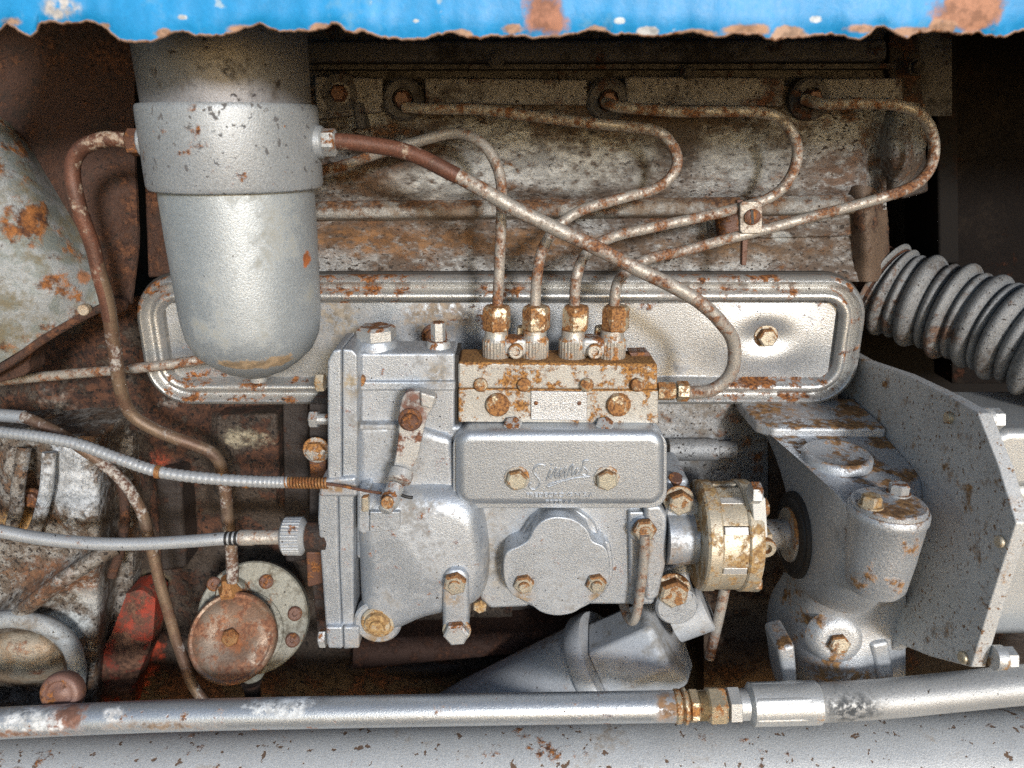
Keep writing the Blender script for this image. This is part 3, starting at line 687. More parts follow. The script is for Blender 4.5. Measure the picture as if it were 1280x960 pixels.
# ================================================================== fuel pipes
lp = thing('fuel_feed_pipe', 'brown copper pipe looping from filter left side down to lift pump', 'pipe', P(288, 715, -0.07))
tube('pipe', [(158, 175, FY), (130, 175, FY), (102, 186, FY), (90, 212, FY), (98, 258, FY), (116, 310, -0.10), (132, 370, -0.095), (142, 430, -0.09), (150, 480, -0.085), (164, 517, -0.08),
              (194, 538, -0.078), (238, 554, -0.075), (266, 567, -0.072), (278, 590, -0.07), (284, 640, -0.07), (289, 690, -0.075), (291, 728, -0.08)], 8.3, 'pipe_olive', lp, k=10, wob=0.0008)
tube('copper_section', [(158, 175, FY), (130, 175, FY), (102, 186, FY), (90, 212, FY), (98, 258, FY), (116, 310, -0.10), (130, 365, -0.0955), (137, 400, -0.0925)], 9.6, 'pipe_brown', lp, k=10, wob=0.0008)

tl = thing('leak_off_pipe', 'thin rust streaked pipe crossing behind the filter bowl at left', 'pipe', P(0, 475, -0.05))
tube('pipe', [(-60, 482, -0.03), (0, 476, -0.035), (60, 470, -0.04), (140, 463, -0.045), (210, 456, -0.045), (258, 448, -0.04), (300, 440, -0.03)], 6.5, 'pipe_silver', tl, k=10, wob=0.0006)

mf = thing('main_fuel_pipe', 'thick brown pipe sweeping from filter collar down to the pump block', 'pipe', P(850, 490, -0.09))
tube('pipe', [(396, 176, FY), (430, 177, FY), (470, 182, FY), (520, 194, -0.108), (580, 224, -0.112), (650, 264, -0.115), (720, 297, -0.118), (790, 332, -0.118), (850, 362, -0.115), (895, 395, -0.11), (917, 430, -0.10),
              (914, 465, -0.095), (893, 486, -0.092), (858, 491, -0.09)], 9.2, 'pipe_silver', mf, k=12, wob=0.0008)
tube('copper_section', [(396, 176, FY), (430, 177, FY), (470, 182, FY), (520, 194, -0.108), (572, 220, -0.1115)], 10.2, 'pipe_brown', mf, k=12, wob=0.0008)
p = P(846, 489, -0.09); k = sc(p)
v, f = join(hexd(p, (1, 0, 0), 13 * k, 15 * k, 0.2), hexd(p + Vector((-24 * k, 0, 0)), (1, 0, 0), 12 * k, 22 * k, 0.5))
link('union_nut', v, f, 'nut_gold', mf, angle=25)

VY = -0.082
inj = [
 ('first injector pipe, arching up left and passing behind the thick brown pipe', 620,
  [(340, 232, -0.02), (400, 214, -0.03), (440, 203, -0.035), (490, 186, -0.04), (540, 172, -0.045), (575, 167, -0.05), (603, 180, -0.06), (622, 210, -0.07), (627, 250, -0.078), (625, 310, VY), (622, 384, VY)]),
 ('second injector pipe, bending to a tight hook at mid wall', 669,
  [(505, 134, -0.015), (540, 136, -0.025), (600, 137, -0.034), (680, 147, -0.04), (760, 156, -0.045), (818, 163, -0.045), (840, 180, -0.046), (846, 206, -0.048), (826, 232, -0.05), (785, 246, -0.055), (735, 260, -0.062), (700, 280, -0.07), (678, 312, -0.078), (671, 350, VY), (669, 384, VY)]),
 ('third injector pipe, upper of the two held by the small clamp', 718,
  [(756, 128, -0.015), (775, 134, -0.03), (840, 139, -0.04), (910, 139, -0.045), (960, 142, -0.045), (985, 158, -0.045), (997, 188, -0.045), (988, 222, -0.046), (960, 248, -0.046), (900, 266, -0.05), (830, 281, -0.055), (770, 295, -0.064), (735, 315, -0.074), (721, 345, VY), (718, 384, VY)]),
 ('fourth injector pipe, making the widest loop to the right', 768,
  [(1005, 124, -0.015), (1030, 130, -0.03), (1080, 129, -0.04), (1125, 132, -0.045), (1155, 148, -0.045), (1168, 180, -0.045), (1160, 215, -0.045), (1130, 238, -0.046), (1070, 256, -0.046), (1000, 275, -0.047), (940, 291, -0.05), (860, 312, -0.056), (805, 326, -0.064), (778, 345, -0.074), (770, 362, VY), (768, 384, VY)])]
for lab, nx_, pth in inj:
    t = thing('injector_pipe', lab, 'pipe', P(nx_, 415, VY), 'high pressure injector pipes')
    tube('pipe', pth, 6.8, 'pipe_silver', t, k=10, wob=0.0005)
    p = P(nx_ + 1, 413, VY); k = sc(p)
    v, f = lathe_data([(15 * k, 0), (17.5 * k, 3 * k), (17.5 * k, 27 * k), (15.5 * k, 31 * k), (10 * k, 32.5 * k)], p, (0, 0, 1), 6, random.uniform(0.1, 0.5))
    link('union_nut', v, f, 'nut_gold', t, angle=28)
pc = thing('pipe_clamp', 'small slotted-screw clamp holding two injector pipes together', 'clamp', P(938, 275, -0.05))
prism('strap', rrect(925, 252, 953, 292, 5), -0.057, -0.052, 'pipe_silver', pc, bevel=0.0008)
prism('strap_back', [(921, 250), (929, 250), (936, 292), (933, 332), (927, 332), (928, 296)], -0.049, -0.043, 'brown_bolt', pc, bevel=0.0008)
p = P(940, 271, -0.057); k = sc(p)
o = lathe('screw', [(10 * k, 0), (10 * k, 2.5 * k), (7 * k, 4.5 * k)], p, (0, -1, 0), 'brown_bolt', pc, n=24)
prism('screw_slot', [(938.4, 262), (941.6, 262), (942.6, 280), (939.4, 280)], -0.057 - 4.7 * k, -0.057 - 3 * k, 'black', o, bevel=0)

# ================================================================== injection pump
ip = thing('injection_pump', 'silver inline injection pump with script lettering on its cover', 'fuel pump', P(640, 790, -0.06))
# cam box
prism('cam_box', [(555, 532), (800, 530), (818, 545), (818, 757), (735, 757), (728, 750), (668, 750), (660, 760), (612, 762), (600, 750), (575, 600)], -0.100, -0.02, 'pump', ip, bevel=0.004, seg=4)
prism('bearing_flange', [(806, 632), (826, 632), (834, 645), (834, 700), (824, 745), (818, 752), (806, 752)], -0.112, -0.03, 'pump', ip, bevel=0.004, seg=3)
prism('side_rib', [(786, 640), (806, 640), (806, 757), (788, 757)], -0.1065, -0.05, 'pump', ip, bevel=0.002)
# governor housing (left)
dome('governor_shell', smooth2([(446, 624), (500, 618), (560, 618), (594, 634), (606, 668), (611, 715), (606, 752), (584, 770), (528, 784), (482, 802), (452, 794), (444, 720)], 5), -0.127, -0.03, 'pump', ip, 0.30, 0.026)
prism('shell_web', [(445, 612), (560, 612), (560, 700), (445, 700)], -0.112, -0.03, 'pump', ip, bevel=0.004, seg=3)
prism('shell_neck', [(446, 533), (500, 530), (566, 548), (572, 626), (446, 626)], -0.108, -0.03, 'pump', ip, bevel=0.007, seg=4)
prism('upper_case', [(446, 441), (569, 441), (569, 552), (446, 552)], -0.100, -0.066, 'pump', ip, bevel=0.003, seg=3)
prism('case_ridge', [(446, 477), (569, 477), (569, 489), (446, 489)], -0.1045, -0.06, 'pump', ip, bevel=0.0018, seg=2)
prism('case_ridge', [(446, 531), (497, 531), (497, 538), (446, 538)], -0.1100, -0.06, 'pump', ip, bevel=0.0018, seg=2)
prism('case_step', [(446, 439), (569, 439), (569, 455), (446, 455)], -0.097, -0.064, 'pump', ip, bevel=0.002, seg=2)
# two flange slices with a seam
prism('flange', [(427.6, 436), (440, 437), (447, 444), (447, 592), (442, 612), (442, 783), (449, 787), (449, 808), (445, 811), (429, 812), (424, 700), (423, 612), (427.6, 600)], -0.1215, -0.07, 'pump', ip, bevel=0.0022, seg=3)
prism('end_cover', [(409, 452), (416, 438), (426.6, 436), (426.6, 600), (422, 612), (423, 700), (428, 812), (412, 811), (408, 806), (407, 786), (400, 690), (397, 650), (398, 616), (409, 602)], -0.1235, -0.07, 'pump', ip, bevel=0.0022, seg=3)
prism('flange_foot', [(428.6, 784), (449, 784), (449, 811), (430, 811)], -0.1265, -0.1, 'pump', ip, bevel=0.002, seg=3)
prism('end_foot', [(407, 784), (427.6, 784), (428.6, 811), (410, 811)], -0.1285, -0.1, 'pump', ip, bevel=0.002, seg=3)
prism('end_cover_cable_lug', [(400, 600), (445, 596), (447, 622), (398, 622)], -0.126, -0.08, 'pump', ip, bevel=0.003, seg=3)
prism('lug', [(446, 612), (462, 610), (464, 665), (454, 670), (446, 664)], -0.126, -0.09, 'pump', ip, bevel=0.003, seg=3)
prism('lug_pin', [(452, 622), (460, 621), (461, 640), (452, 641)], -0.131, -0.11, 'bolt', ip, bevel=0.0012)
prism('inspection_plate', [(462, 640), (500, 640), (500, 662), (462, 666)], -0.1305, -0.11, 'pump', ip, bevel=0.001)
# plugs and bolts of the governor end
p = P(467, 440, -0.100); p.y = -0.082; k = sc(p)
o = lathe('filler_base', [(26 * k, -4 * k), (25 * k, 5 * k), (23 * k, 9 * k)], p, (0, 0, 1), 'pump', ip, n=32)
v, f = hexd(p + Vector((0, 0, 9 * k)), (0, 0, 1), 25 * k, 17 * k, 0.4)
link('filler_plug', v, f, 'bolt_silver', ip, angle=25)
p = P(546, 440, -0.100); p.y = -0.084; k = sc(p)
lathe('breather_base', [(16 * k, -4 * k), (15 * k, 4 * k), (13 * k, 8 * k)], p, (0, 0, 1), 'bolt_silver', ip, n=24)
v, f = hexd(p + Vector((0, 0, 8 * k)), (0, 0, 1), 9 * k, 24 * k, 0.2)
link('breather_stud', v, f, 'bolt_silver', ip, angle=25)
p = P(406, 478, -0.105); k = sc(p)
v, f = hexd(p, (-1, 0, 0), 12 * k, 11 * k, 0.2)
link('end_bolt', v, f, 'coupling', ip, angle=25)
p = P(408, 797, -0.118); k = sc(p)
v, f = hexd(p, (-1, 0, 0), 12 * k, 9 * k, 0.2)
link('end_bolt', v, f, 'bolt_silver', ip, angle=25)
prism('rust_pip', circ(451, 477, 5, 12, 7), -0.106, -0.1, 'nut_gold', ip, bevel=0.0008)
bs = lathe('level_plug_boss', [(30 * sc(P(472, 776, -.125)), -0.01), (30 * sc(P(472, 776, -.125)), 0.003), (27 * sc(P(472, 776, -.125)), 0.005)], P(473, 775, -0.118), (0, -1, 0), 'pump', ip, n=36)
p = P(473, 776, -0.123); k = sc(p)
lathe('level_plug', [(21 * k, 0), (21 * k, 4 * k), (19 * k, 6 * k), (17 * k, 6 * k), (15.5 * k, 11 * k), (11 * k, 13 * k), (9 * k, 12 * k), (8.5 * k, 15 * k), (6 * k, 16 * k)], p, (0, -1, 0), 'coupling', ip, n=32)
prism('bolt_tower', rrect(553, 712, 586, 802, 15), -0.134, -0.08, 'pump', ip, bevel=0.004, seg=3)
bolt(ip, 569, 727, -0.134, 15, 10, m='bolt', washer=False, rot=0.3, stud=2)
bolt(ip, 571, 787, -0.132, 16, 11, m='bolt_silver', washer=True, rot=0.1, wr=1.12, wm='bolt')
bolt(ip, 600, 757, -0.100, 9, 5, m='coupling', washer=False)
# script cover
cv = prism('script_cover', rrect(569, 540, 832, 634, 20, 8), -0.124, -0.09, 'cover', ip, bevel=0.0085, seg=6)
prism('cover_lip', rrect(566, 538, 834, 635.5, 21, 8), -0.1135, -0.088, 'cover', ip, bevel=0.001)
for x, y in ((646, 597), (758, 597)):
    bolt(ip, x, y, -0.1235, 14, 9, m='bolt_pale', rot=0.25 if x < 700 else 0.6, wr=1.16, wm='knurl')
kz = sc(P(700, 590, -0.124))
def stroke(pts, r=1.25):
    pts = catmull([P(620 + a / 8.0, 560 + b / 8.0, -0.1240) for a, b in pts], 6)
    return tube_data(pts, r * kz, 6)
strokes = [[(492, 182), (460, 163), (415, 170), (380, 205), (378, 245), (408, 285), (436, 325), (432, 375), (395, 412), (352, 408), (332, 375), (350, 350)],
           [(500, 330), (548, 205), (532, 285), (550, 292), (575, 250), (604, 192), (592, 288), (606, 288), (630, 240), (652, 210), (636, 292), (652, 290), (700, 188), (688, 280), (706, 286), (740, 205), (772, 165), (758, 250), (772, 272), (815, 200), (802, 262), (826, 262), (868, 185), (880, 128), (925, 122)],
           [(868, 185), (905, 215), (918, 245), (900, 275), (862, 262)],
           [(935, 285), (860, 292), (760, 305), (660, 335), (585, 365), (515, 388), (530, 365), (600, 340), (680, 320)],
           [(545, 168), (560, 160)]]
v, f = join(*[stroke(s) for s in strokes])
link('script_lettering', v, f, 'cover', cv, angle=80)
def lettering(name, body, cx, cy, y, hpx, wpx, m, parent, depth=0.0006):
    cu = bpy.data.curves.new(name, 'FONT'); cu.body = body; cu.size = 1.0; cu.extrude = 0.0
    cu.align_x = 'CENTER'; cu.align_y = 'CENTER'; cu.resolution_u = 2
    to = bpy.data.objects.new(name, cu)
    me = bpy.data.meshes.new_from_object(to)
    xs = [q.co.x for q in me.vertices]; ys = [q.co.y for q in me.vertices]
    w = max(xs) - min(xs); h = max(ys) - min(ys); mx = (max(xs) + min(xs)) / 2; my = (max(ys) + min(ys)) / 2
    p = P(cx, cy, y); k = sc(p)
    bm = bmesh.new(); bm.from_mesh(me)
    r = bmesh.ops.extrude_face_region(bm, geom=list(bm.faces))
    top = {q for q in r['geom'] if isinstance(q, bmesh.types.BMVert)}
    bm.verts.index_update()
    V = [(p.x + (q.co.x - mx) / w * wpx * k, y - (depth if q in top else -0.0004), p.z + (q.co.y - my) / h * hpx * k) for q in bm.verts]
    Fc = [tuple(q.index for q in fc.verts) for fc in bm.faces]
    bm.free()
    bpy.data.objects.remove(to); bpy.data.curves.remove(cu); bpy.data.meshes.remove(me)
    return link(name, V, Fc, m, parent, smooth=False)
lettering('maker_lettering', 'FREDECROVS N S.A', 700, 618.5, -0.1240, 5.5, 84, 'cover', cv, 0.0011)
lettering('maker_lettering', 'ESTRAA', 700, 627, -0.1236, 4.5, 36, 'cover', cv, 0.0011)
# diamond cover plate
dia = smooth2([(697, 646), (718, 650), (734, 662), (741, 676), (756, 684), (762, 700), (761, 726), (752, 744), (735, 754), (718, 766), (697, 770), (677, 766), (660, 754), (640, 744), (631, 728), (629, 706), (634, 690), (650, 682), (661, 674), (668, 661), (680, 650)], 5)
dia2 = smooth2([(698, 635), (722, 639), (742, 654), (750, 671), (762, 680), (766, 700), (764, 728), (740, 754), (700, 768), (656, 754), (630, 728), (627, 704), (632, 684), (647, 674), (655, 662), (665, 648), (680, 638)], 5)
prism('plate_seat', dia2, -0.108, -0.06, 'pump', ip, bevel=0.002, seg=3)
prism('diamond_plate', dia, -0.126, -0.09, 'pump', ip, bevel=0.0016, seg=2)
for x, y in ((655, 728), (745, 727)):
    bolt(ip, x, y, -0.1255, 13, 9, m='bolt', washer=False, stud=4, rot=0.2, name='stud_nut')
# delivery block
prism('delivery_head', [(572.5, 453), (822, 455), (822, 488), (572.5, 486)], -0.1025, -0.062, 'block_rusty', ip, bevel=0.0022, seg=3)
prism('delivery_body', [(573, 486), (823, 488), (823, 530), (573, 528)], -0.1045, -0.05, 'block_rusty', ip, bevel=0.0012)
prism('block_gasket', [(568.4, 444), (573.5, 444), (573.5, 530), (568.4, 530)], -0.0985, -0.06, 'black', ip, bevel=0.0004)
npl = prism('name_plate', [(663.5, 489), (734, 490), (734, 526), (663.5, 525)], -0.1063, -0.10, 'name', ip, bevel=0.0008)
for x in (670, 724):
    p = P(x, 504, -0.1063); k = sc(p)
    lathe('rivet', [(2.8 * k, 0), (2.4 * k, 1.2 * k), (1 * k, 1.8 * k)], p, (0, -1, 0), 'brown_bolt', npl, n=12)
lettering('stamped_number', '4630 7', 698, 508, -0.1063, 10, 42, 'name', npl, depth=0.0007)
for x in (601, 655, 733, 796):
    p = P(x, 481, -0.1025); k = sc(p)
    lathe('bleed_screw', [(8.5 * k, 0), (9 * k, 4 * k), (8 * k, 8 * k), (5 * k, 10 * k)], p, (0, -0.8, 0.25), 'nut_gold', ip, n=14)
for x, y in ((622, 505), (773, 505)):
    p = P(x, y, -0.1045); k = sc(p)
    lathe('head_plug', [(15 * k, 0), (15 * k, 5 * k), (13.5 * k, 7.5 * k), (5 * k, 8.5 * k)], p, (0, -1, 0), 'nut_gold', ip, n=28)
for x in (641, 756):
    p = P(x, 533, -0.110); k = sc(p)
    v, f = hexd(p, (0, -0.6, 0.8), 12 * k, 7 * k, 0.2)
    link('lower_screw', v, f, 'bolt_silver', ip, angle=25)
# delivery valve holders with knurled skirts, clamps between
for x in (620, 669, 718, 768):
    p = P(x, 454, -0.1025); p.y = VY; k = sc(p)
    V, Fc = [], []
    n = 72
    prof = [(15.5, -4), (17, 0), (17, 21), (15.5, 24), (14.5, 26), (14.5, 34)]
    for r, t in prof:
        for i in range(n):
            th = 2 * math.pi * i / n
            rr = r + (0.7 if (i % 3) else -0.5) * (1 if 0 <= t <= 21 else 0)
            V.append((p.x + rr * k * math.cos(th), p.y + rr * k * math.sin(th), p.z + t * k))
    for j in range(len(prof) - 1):
        for i in range(n):
            Fc.append((j * n + i, j * n + (i + 1) % n, (j + 1) * n + (i + 1) % n, (j + 1) * n + i))
    Fc.append(tuple(range(n))); Fc.append(tuple((len(prof) - 1) * n + i for i in range(n)))
    link('valve_holder', V, Fc, 'knurl', ip, angle=30)
for x in (645, 743):
    o = prism('holder_clamp', rrect(x - 16, 424, x + 14, 446, 7), VY - 0.010, VY + 0.010, 'bolt_silver', ip, bevel=0.003, seg=3)
    p = P(x, 438, VY - 0.010); k = sc(p)
    lathe('clamp_screw', [(9.5 * k, 0), (9.5 * k, 7 * k), (8 * k, 8.5 * k), (5 * k, 8.5 * k), (4.5 * k, 5 * k), (0.5 * k, 5 * k)], p, (0, -1, 0), 'knurl', o, n=20)
    prism('clamp_rear', [(x + 2, 410), (x + 14, 408), (x + 18, 428), (x, 428)], VY + 0.006, VY + 0.016, 'nut_gold', ip, bevel=0.001)
prism('block_end_cap', [(786, 441), (810, 440), (818, 452), (792, 452)], -0.080, -0.064, 'brown_bolt', ip, bevel=0.001)
# bolts at the drive end
for x, y, yy, rr in ((848, 624, -0.098, 16), (840, 736, -0.092, 19)):
    cyl('bolt_boss', x - 3, y - 4, yy + 0.03, rr * 1.35, 46, (0, -1, 0), 'pump', ip)
    bolt(ip, x, y, yy, rr, 14, m='bolt', rot=0.4, wr=1.2)
prism('flange_lug', [(832, 600), (860, 598), (872, 640), (864, 662), (834, 664)], -0.082, -0.02, 'pump', ip, bevel=0.004, seg=3)
prism('flange_lug', [(822, 715), (858, 700), (866, 740), (850, 764), (820, 752)], -0.074, -0.02, 'pump', ip, bevel=0.004, seg=3)
cyl('upper_stub', 843, 604, -0.075, 9, 12, (0, -0.5, 1), 'brown_bolt', ip)
cyl('bearing_neck', 832, 672, -0.10, 33, 40, (1, 0, 0), 'pump', ip)
# drain pipe with banjo bolt
cyl('banjo_bolt_boss', 803, 656, -0.100, 19, 14, (0, -1, 0), 'pump', ip)
bolt(ip, 805, 660, -0.113, 15, 10, m='bolt', rot=0.1, washer=False, stud=1)
tube('drain_pipe', [(806, 668, -0.120), (805, 700, -0.118), (801, 735, -0.116), (796, 765, -0.114), (791, 776, -0.110), (784, 770, -0.10), (778, 752, -0.085)], 6, 'pipe_silver', ip, k=8)

# governor lever
lv = prism('stop_lever', smooth2([(506, 492), (524, 489), (541, 492), (545, 500), (541, 510), (534, 522), (528, 545), (522, 572), (512, 590), (499, 600), (491, 592), (494, 572), (498, 545), (499, 515)], 3), -0.136, -0.127, 'lever', ip, bevel=0.0015)
prism('lever_clamp', [(525, 490), (545, 496), (540, 512), (526, 508)], -0.142, -0.135, 'lever', lv, bevel=0.0015)
p = P(513, 524, -0.136); k = sc(p)
lathe('pivot_nut', [(15 * k, 0), (15 * k, 3 * k), (13 * k, 5 * k), (10.5 * k, 5 * k), (10.5 * k, 12 * k), (9 * k, 14 * k)], p, (0.05, -1, 0), 'brown_bolt', lv, n=24)
cyl('pivot_shaft', 513, 524, -0.134, 11, 60, (0, 1, 0), 'brown_bolt', lv)
p = P(502, 592, -0.138); k = sc(p)
lathe('lever_eye', [(15 * k, -3 * k), (15 * k, 9 * k), (13.5 * k, 11 * k)], p, (-0.25, -0.7, -0.65), 'lever', lv, n=24)
p2 = P(495, 607, -0.139)
lathe('cable_pin', [(11 * k, 0), (11 * k, 16 * k), (12.5 * k, 16 * k), (12.5 * k, 26 * k), (11 * k, 28 * k), (9 * k, 28 * k), (9 * k, 35 * k), (7 * k, 37 * k)], p2, (-0.3, -0.75, -0.6), 'bolt_silver', lv, n=24)
prism('pin_end_rust', circ(484, 629, 8, 14), -0.161, -0.158, 'nut_gold', lv, bevel=0.0008)
tube('split_pin', [(500, 618, -0.142), (508, 621, -0.143), (516, 622, -0.143)], 2.2, 'black', lv, n=8)

# mounting bolts left of the pump, in shadow
mb = thing('pump_mount_bracket', 'dark mounting bracket with bolts hidden behind the pump end cover', 'bracket', P(392, 600, -0.03))
prism('bracket_web', [(386, 505), (412, 505), (412, 800), (396, 790), (386, 700)], -0.06, -0.01, 'grease', mb, bevel=0.002)
prism('bracket_arm', [(384, 560), (408, 556), (408, 596), (388, 600)], -0.075, -0.05, 'brown_bolt', mb, bevel=0.002)
prism('bracket_arm', [(382, 690), (404, 690), (404, 730), (384, 735)], -0.075, -0.05, 'brown_bolt', mb, bevel=0.002)
p = P(408, 524, -0.08); k = sc(p)
v, f = join(hexd(p - Vector((10 * k, 0, 0)), (-1, 0, 0), 11 * k, 11 * k, 0.3), lathe_data([(7 * k, -4 * k), (7 * k, 16 * k)], p, (-1, 0, 0), 12))
link('bolt', v, f, 'bolt_silver', mb, angle=25)
bolt(mb, 396, 562, -0.075, 13, 8, m='knurl')

# ================================================================== cables
tc = thing('throttle_cable', 'grey ribbed cable ending in a rusty spring at the pump lever', 'cable', P(200, 590, -0.12))
pth = [(-60, 530, -0.09), (0, 540, -0.10), (50, 546, -0.105), (100, 556, -0.11), (150, 574, -0.115), (200, 590, -0.118), (260, 598, -0.12), (320, 602, -0.121), (362, 603, -0.122)]
pts = catmull([P(*q) for q in pth], 24)
k = sc(pts[60])
v, f = tube_data(pts, 0, 12, rfun=lambda t: k * (7.4 + 0.5 * math.sin(t * 2 * math.pi * 62)))
link('sheath', v, f, 'cable', tc, angle=70)
for x, y in ((198, 590), (276, 599), (308, 602)):
    p = P(x, y, -0.119); lathe('band', [(8.4 * k, -3 * k), (8.4 * k, 3 * k)], p, (1, 0, -0.08), 'spring', tc, n=16)
a, b = P(356, 603, -0.122), P(410, 604, -0.126)
hl = []
for i in range(12 * 14 + 1):
    t = i / (12 * 14.0); th = t * 14 * 2 * math.pi
    c = a.lerp(b, t); hl.append(c + Vector((0, math.cos(th), math.sin(th))) * (6.2 * k))
v, f = tube_data(hl, 1.6 * k, 6)
link('spring', v, f, 'spring', tc, angle=80)
tube('wire', [(404, 604, -0.127), (430, 608, -0.132), (455, 613, -0.138), (480, 617, -0.143)], 2.0, 'brown_bolt', tc, n=8)

dc = thing('drive_cable', 'smooth silver cable with knurled nut entering the pump at left', 'cable', P(200, 680, -0.13))
tube('sheath', [(-60, 652, -0.12), (0, 664, -0.12), (50, 673, -0.12), (110, 679, -0.12), (170, 680, -0.12), (230, 677, -0.12), (270, 674, -0.12), (300, 672, -0.118)], 8.2, 'cable', dc, k=10)
for i, x in enumerate((284, 290, 296)):
    p = P(x, 673, -0.119); k = sc(p)
    lathe('dark_band', [(8.9 * k, -1.6 * k), (8.9 * k, 1.6 * k)], p, (1, 0, 0), 'black', dc, n=16)
p = P(300, 672, -0.118); k = sc(p)
lathe('ferrule', [(9.5 * k, 0), (10 * k, 4 * k), (10 * k, 16 * k), (9 * k, 18 * k), (9.5 * k, 50 * k), (13 * k, 54 * k)], p, (1, 0, 0.02), 'pipe_silver', dc, n=20)
V, Fc = [], []
n = 96; p = P(352, 670, -0.116); k = sc(p)
prof = [(15, 0), (20, 2), (23, 5), (23, 26), (20, 29), (17, 31)]
for r, t in prof:
    for i in range(n):
        th = 2 * math.pi * i / n
        rr = r + (0.8 if i % 3 else -0.4) * (1 if r > 22 else 0)
        V.append((p.x + t * k, p.y + rr * k * math.cos(th), p.z + rr * k * math.sin(th)))
for j in range(len(prof) - 1):
    for i in range(n): Fc.append((j * n + i, j * n + (i + 1) % n, (j + 1) * n + (i + 1) % n, (j + 1) * n + i))
Fc.append(tuple(range(n))); Fc.append(tuple((len(prof) - 1) * n + i for i in range(n)))
link('knurled_nut', V, Fc, 'cable', dc, angle=30)
cyl('adapter', 382, 671, -0.112, 19, 30, (1, 0, 0), 'grease', dc)

sp = thing('drain_line', 'slender brown pipe running from left edge down to the bottom tube', 'pipe', P(250, 868, -0.08))
tube('pipe', [(-50, 515, -0.07), (0, 519, -0.072), (32, 522, -0.075), (70, 540, -0.08), (110, 566, -0.083), (150, 598, -0.085), (176, 636, -0.085), (190, 690, -0.086), (205, 745, -0.088), (222, 805, -0.09), (238, 850, -0.095), (262, 885, -0.10)], 7.2, 'pipe_olive', sp, k=10, wob=0.0006)
tube('painted_sleeve', [(-50, 515, -0.07), (0, 519, -0.072), (30, 521.5, -0.075)], 8.4, 'cable', sp, k=6)

# ================================================================== fuel lift pump
lf = thing('fuel_lift_pump', 'round lift pump with rusty domed cap and drilled grey flange', 'lift pump', P(300, 860, -0.05))
fn = Vector((0.03, -0.88, 0.46)).normalized()
fc = P(315, 772, -0.062); k = sc(fc)
def on_plane(px, py, p0, nrm):
    d = ray(px, py)
    return CAM + d * ((p0 - CAM).dot(nrm) / d.dot(nrm))
lathe('flange', [(56 * k, -46 * k), (62 * k, -16 * k), (69 * k, -14 * k), (69 * k, -2 * k), (67 * k, 0)], fc, fn, 'pump_flange', lf, n=48)
lathe('inner_step', [(50 * k, -2 * k), (50 * k, 3 * k), (47 * k, 5 * k)], on_plane(304, 790, fc, fn), fn, 'pump_flange', lf, n=40)
p = on_plane(292, 742, fc, fn)
lathe('outlet_boss', [(21 * k, -10 * k), (20 * k, 10 * k), (17 * k, 14 * k)], p, fn, 'pump_flange', lf, n=28)
p = p + fn * 10 * k
lathe('outlet_nut', [(15 * k, -6 * k), (15 * k, 8 * k), (10 * k, 14 * k), (8.5 * k, 26 * k)], p, (0, -0.1, 1), 'spring', lf, n=6)
for x, y in ((333, 727), (369, 767), (268, 730), (366, 800)):
    p = on_plane(x, y, fc, fn)
    lathe('flange_screw', [(9 * k, 0), (9 * k, 2 * k), (7 * k, 3.4 * k), (3 * k, 3.4 * k), (2.6 * k, 1.8 * k), (0.3 * k, 1.8 * k)], p, fn, 'brown_bolt', lf, n=20)
da = (-0.06, -0.80, 0.60)
av = Vector(da).normalized()
p = on_plane(301, 797, fc, fn); k = sc(p)
lathe('dome', [(46 * k, -6 * k), (50 * k, 8 * k), (53 * k, 20 * k), (54.5 * k, 25 * k), (54 * k, 29 * k), (51 * k, 31 * k), (48 * k, 30 * k), (44 * k, 32.5 * k), (37 * k, 34.5 * k), (28 * k, 34 * k), (19 * k, 31 * k), (12 * k, 30 * k), (4 * k, 30 * k)], p, da, 'pump_dome', lf, n=56, angle=50)
v, f = hexd(p + av * 29.5 * k, da, 11 * k, 6 * k, 0.4)
link('dome_screw', v, f, 'spring', lf, angle=25)
prism('lower_lug', smooth2([(298, 836), (330, 834), (326, 850), (310, 856), (300, 850)], 3), -0.07, -0.04, 'pump_flange', lf, bevel=0.002)
p = P(314, 852, -0.055); k = sc(p)
lathe('drain_stem', [(13 * k, 0), (10 * k, 8 * k), (9 * k, 34 * k)], p, (0, 0, -1), 'grease', lf, n=20)

# ================================================================== bell housing (left edge)
bh = thing('bell_housing', 'bulging flaked grey casting at the lower left edge', 'casting', P(40, 880, 0))
def bell_h(x, y):
    e = sst(156 - 0.10 * max(0, y - 680), 118, x)
    h = 0.02 - 0.060 * e
    h -= 0.012 * gs(x, y, 95, 625, 40, 60)
    h -= 0.020 * math.exp(-(((y - 715) + 0.62 * (x - 90)) / 14.0) ** 2) * sst(165, 130, x)
    h += 0.018 * gs(x, y, 40, 615, 12, 40)
    h -= 0.016 * gs(x, y, 12, 600, 18, 60)
    h += 0.012 * gs(x, y, 140, 700, 16, 18)
    r = math.hypot(x - 22, (y - 845) * 1.05)
    h -= 0.016 * math.exp(-((r - 72) / 13.0) ** 2)
    h += 0.034 * sst(66, 50, r)
    return h + 0.0018 * fb(x, y, 50, 41) + 0.0010 * fb(x, y, 13, 3) + 0.0008 * fb(x, y, 5, 9)
field('housing_shell', -120, 545, 166, 905, 4, bell_h, 'bell', bh)
for q_ in ([(30, 560, -0.058), (24, 600, -0.066), (20, 640, -0.064), (8, 672, -0.058)], [(62, 566, -0.056), (60, 600, -0.062), (54, 635, -0.062), (40, 668, -0.058)]):
    tube('cast_rib', q_, 8, 'bell', bh, k=8, wob=0.0012)
tube('flange_edge', [(146, 588, -0.02), (154, 615, -0.022), (156, 650, -0.022), (150, 690, -0.02), (140, 720, -0.022)], 6, 'rust_sheet', bh, k=8, wob=0.0012)
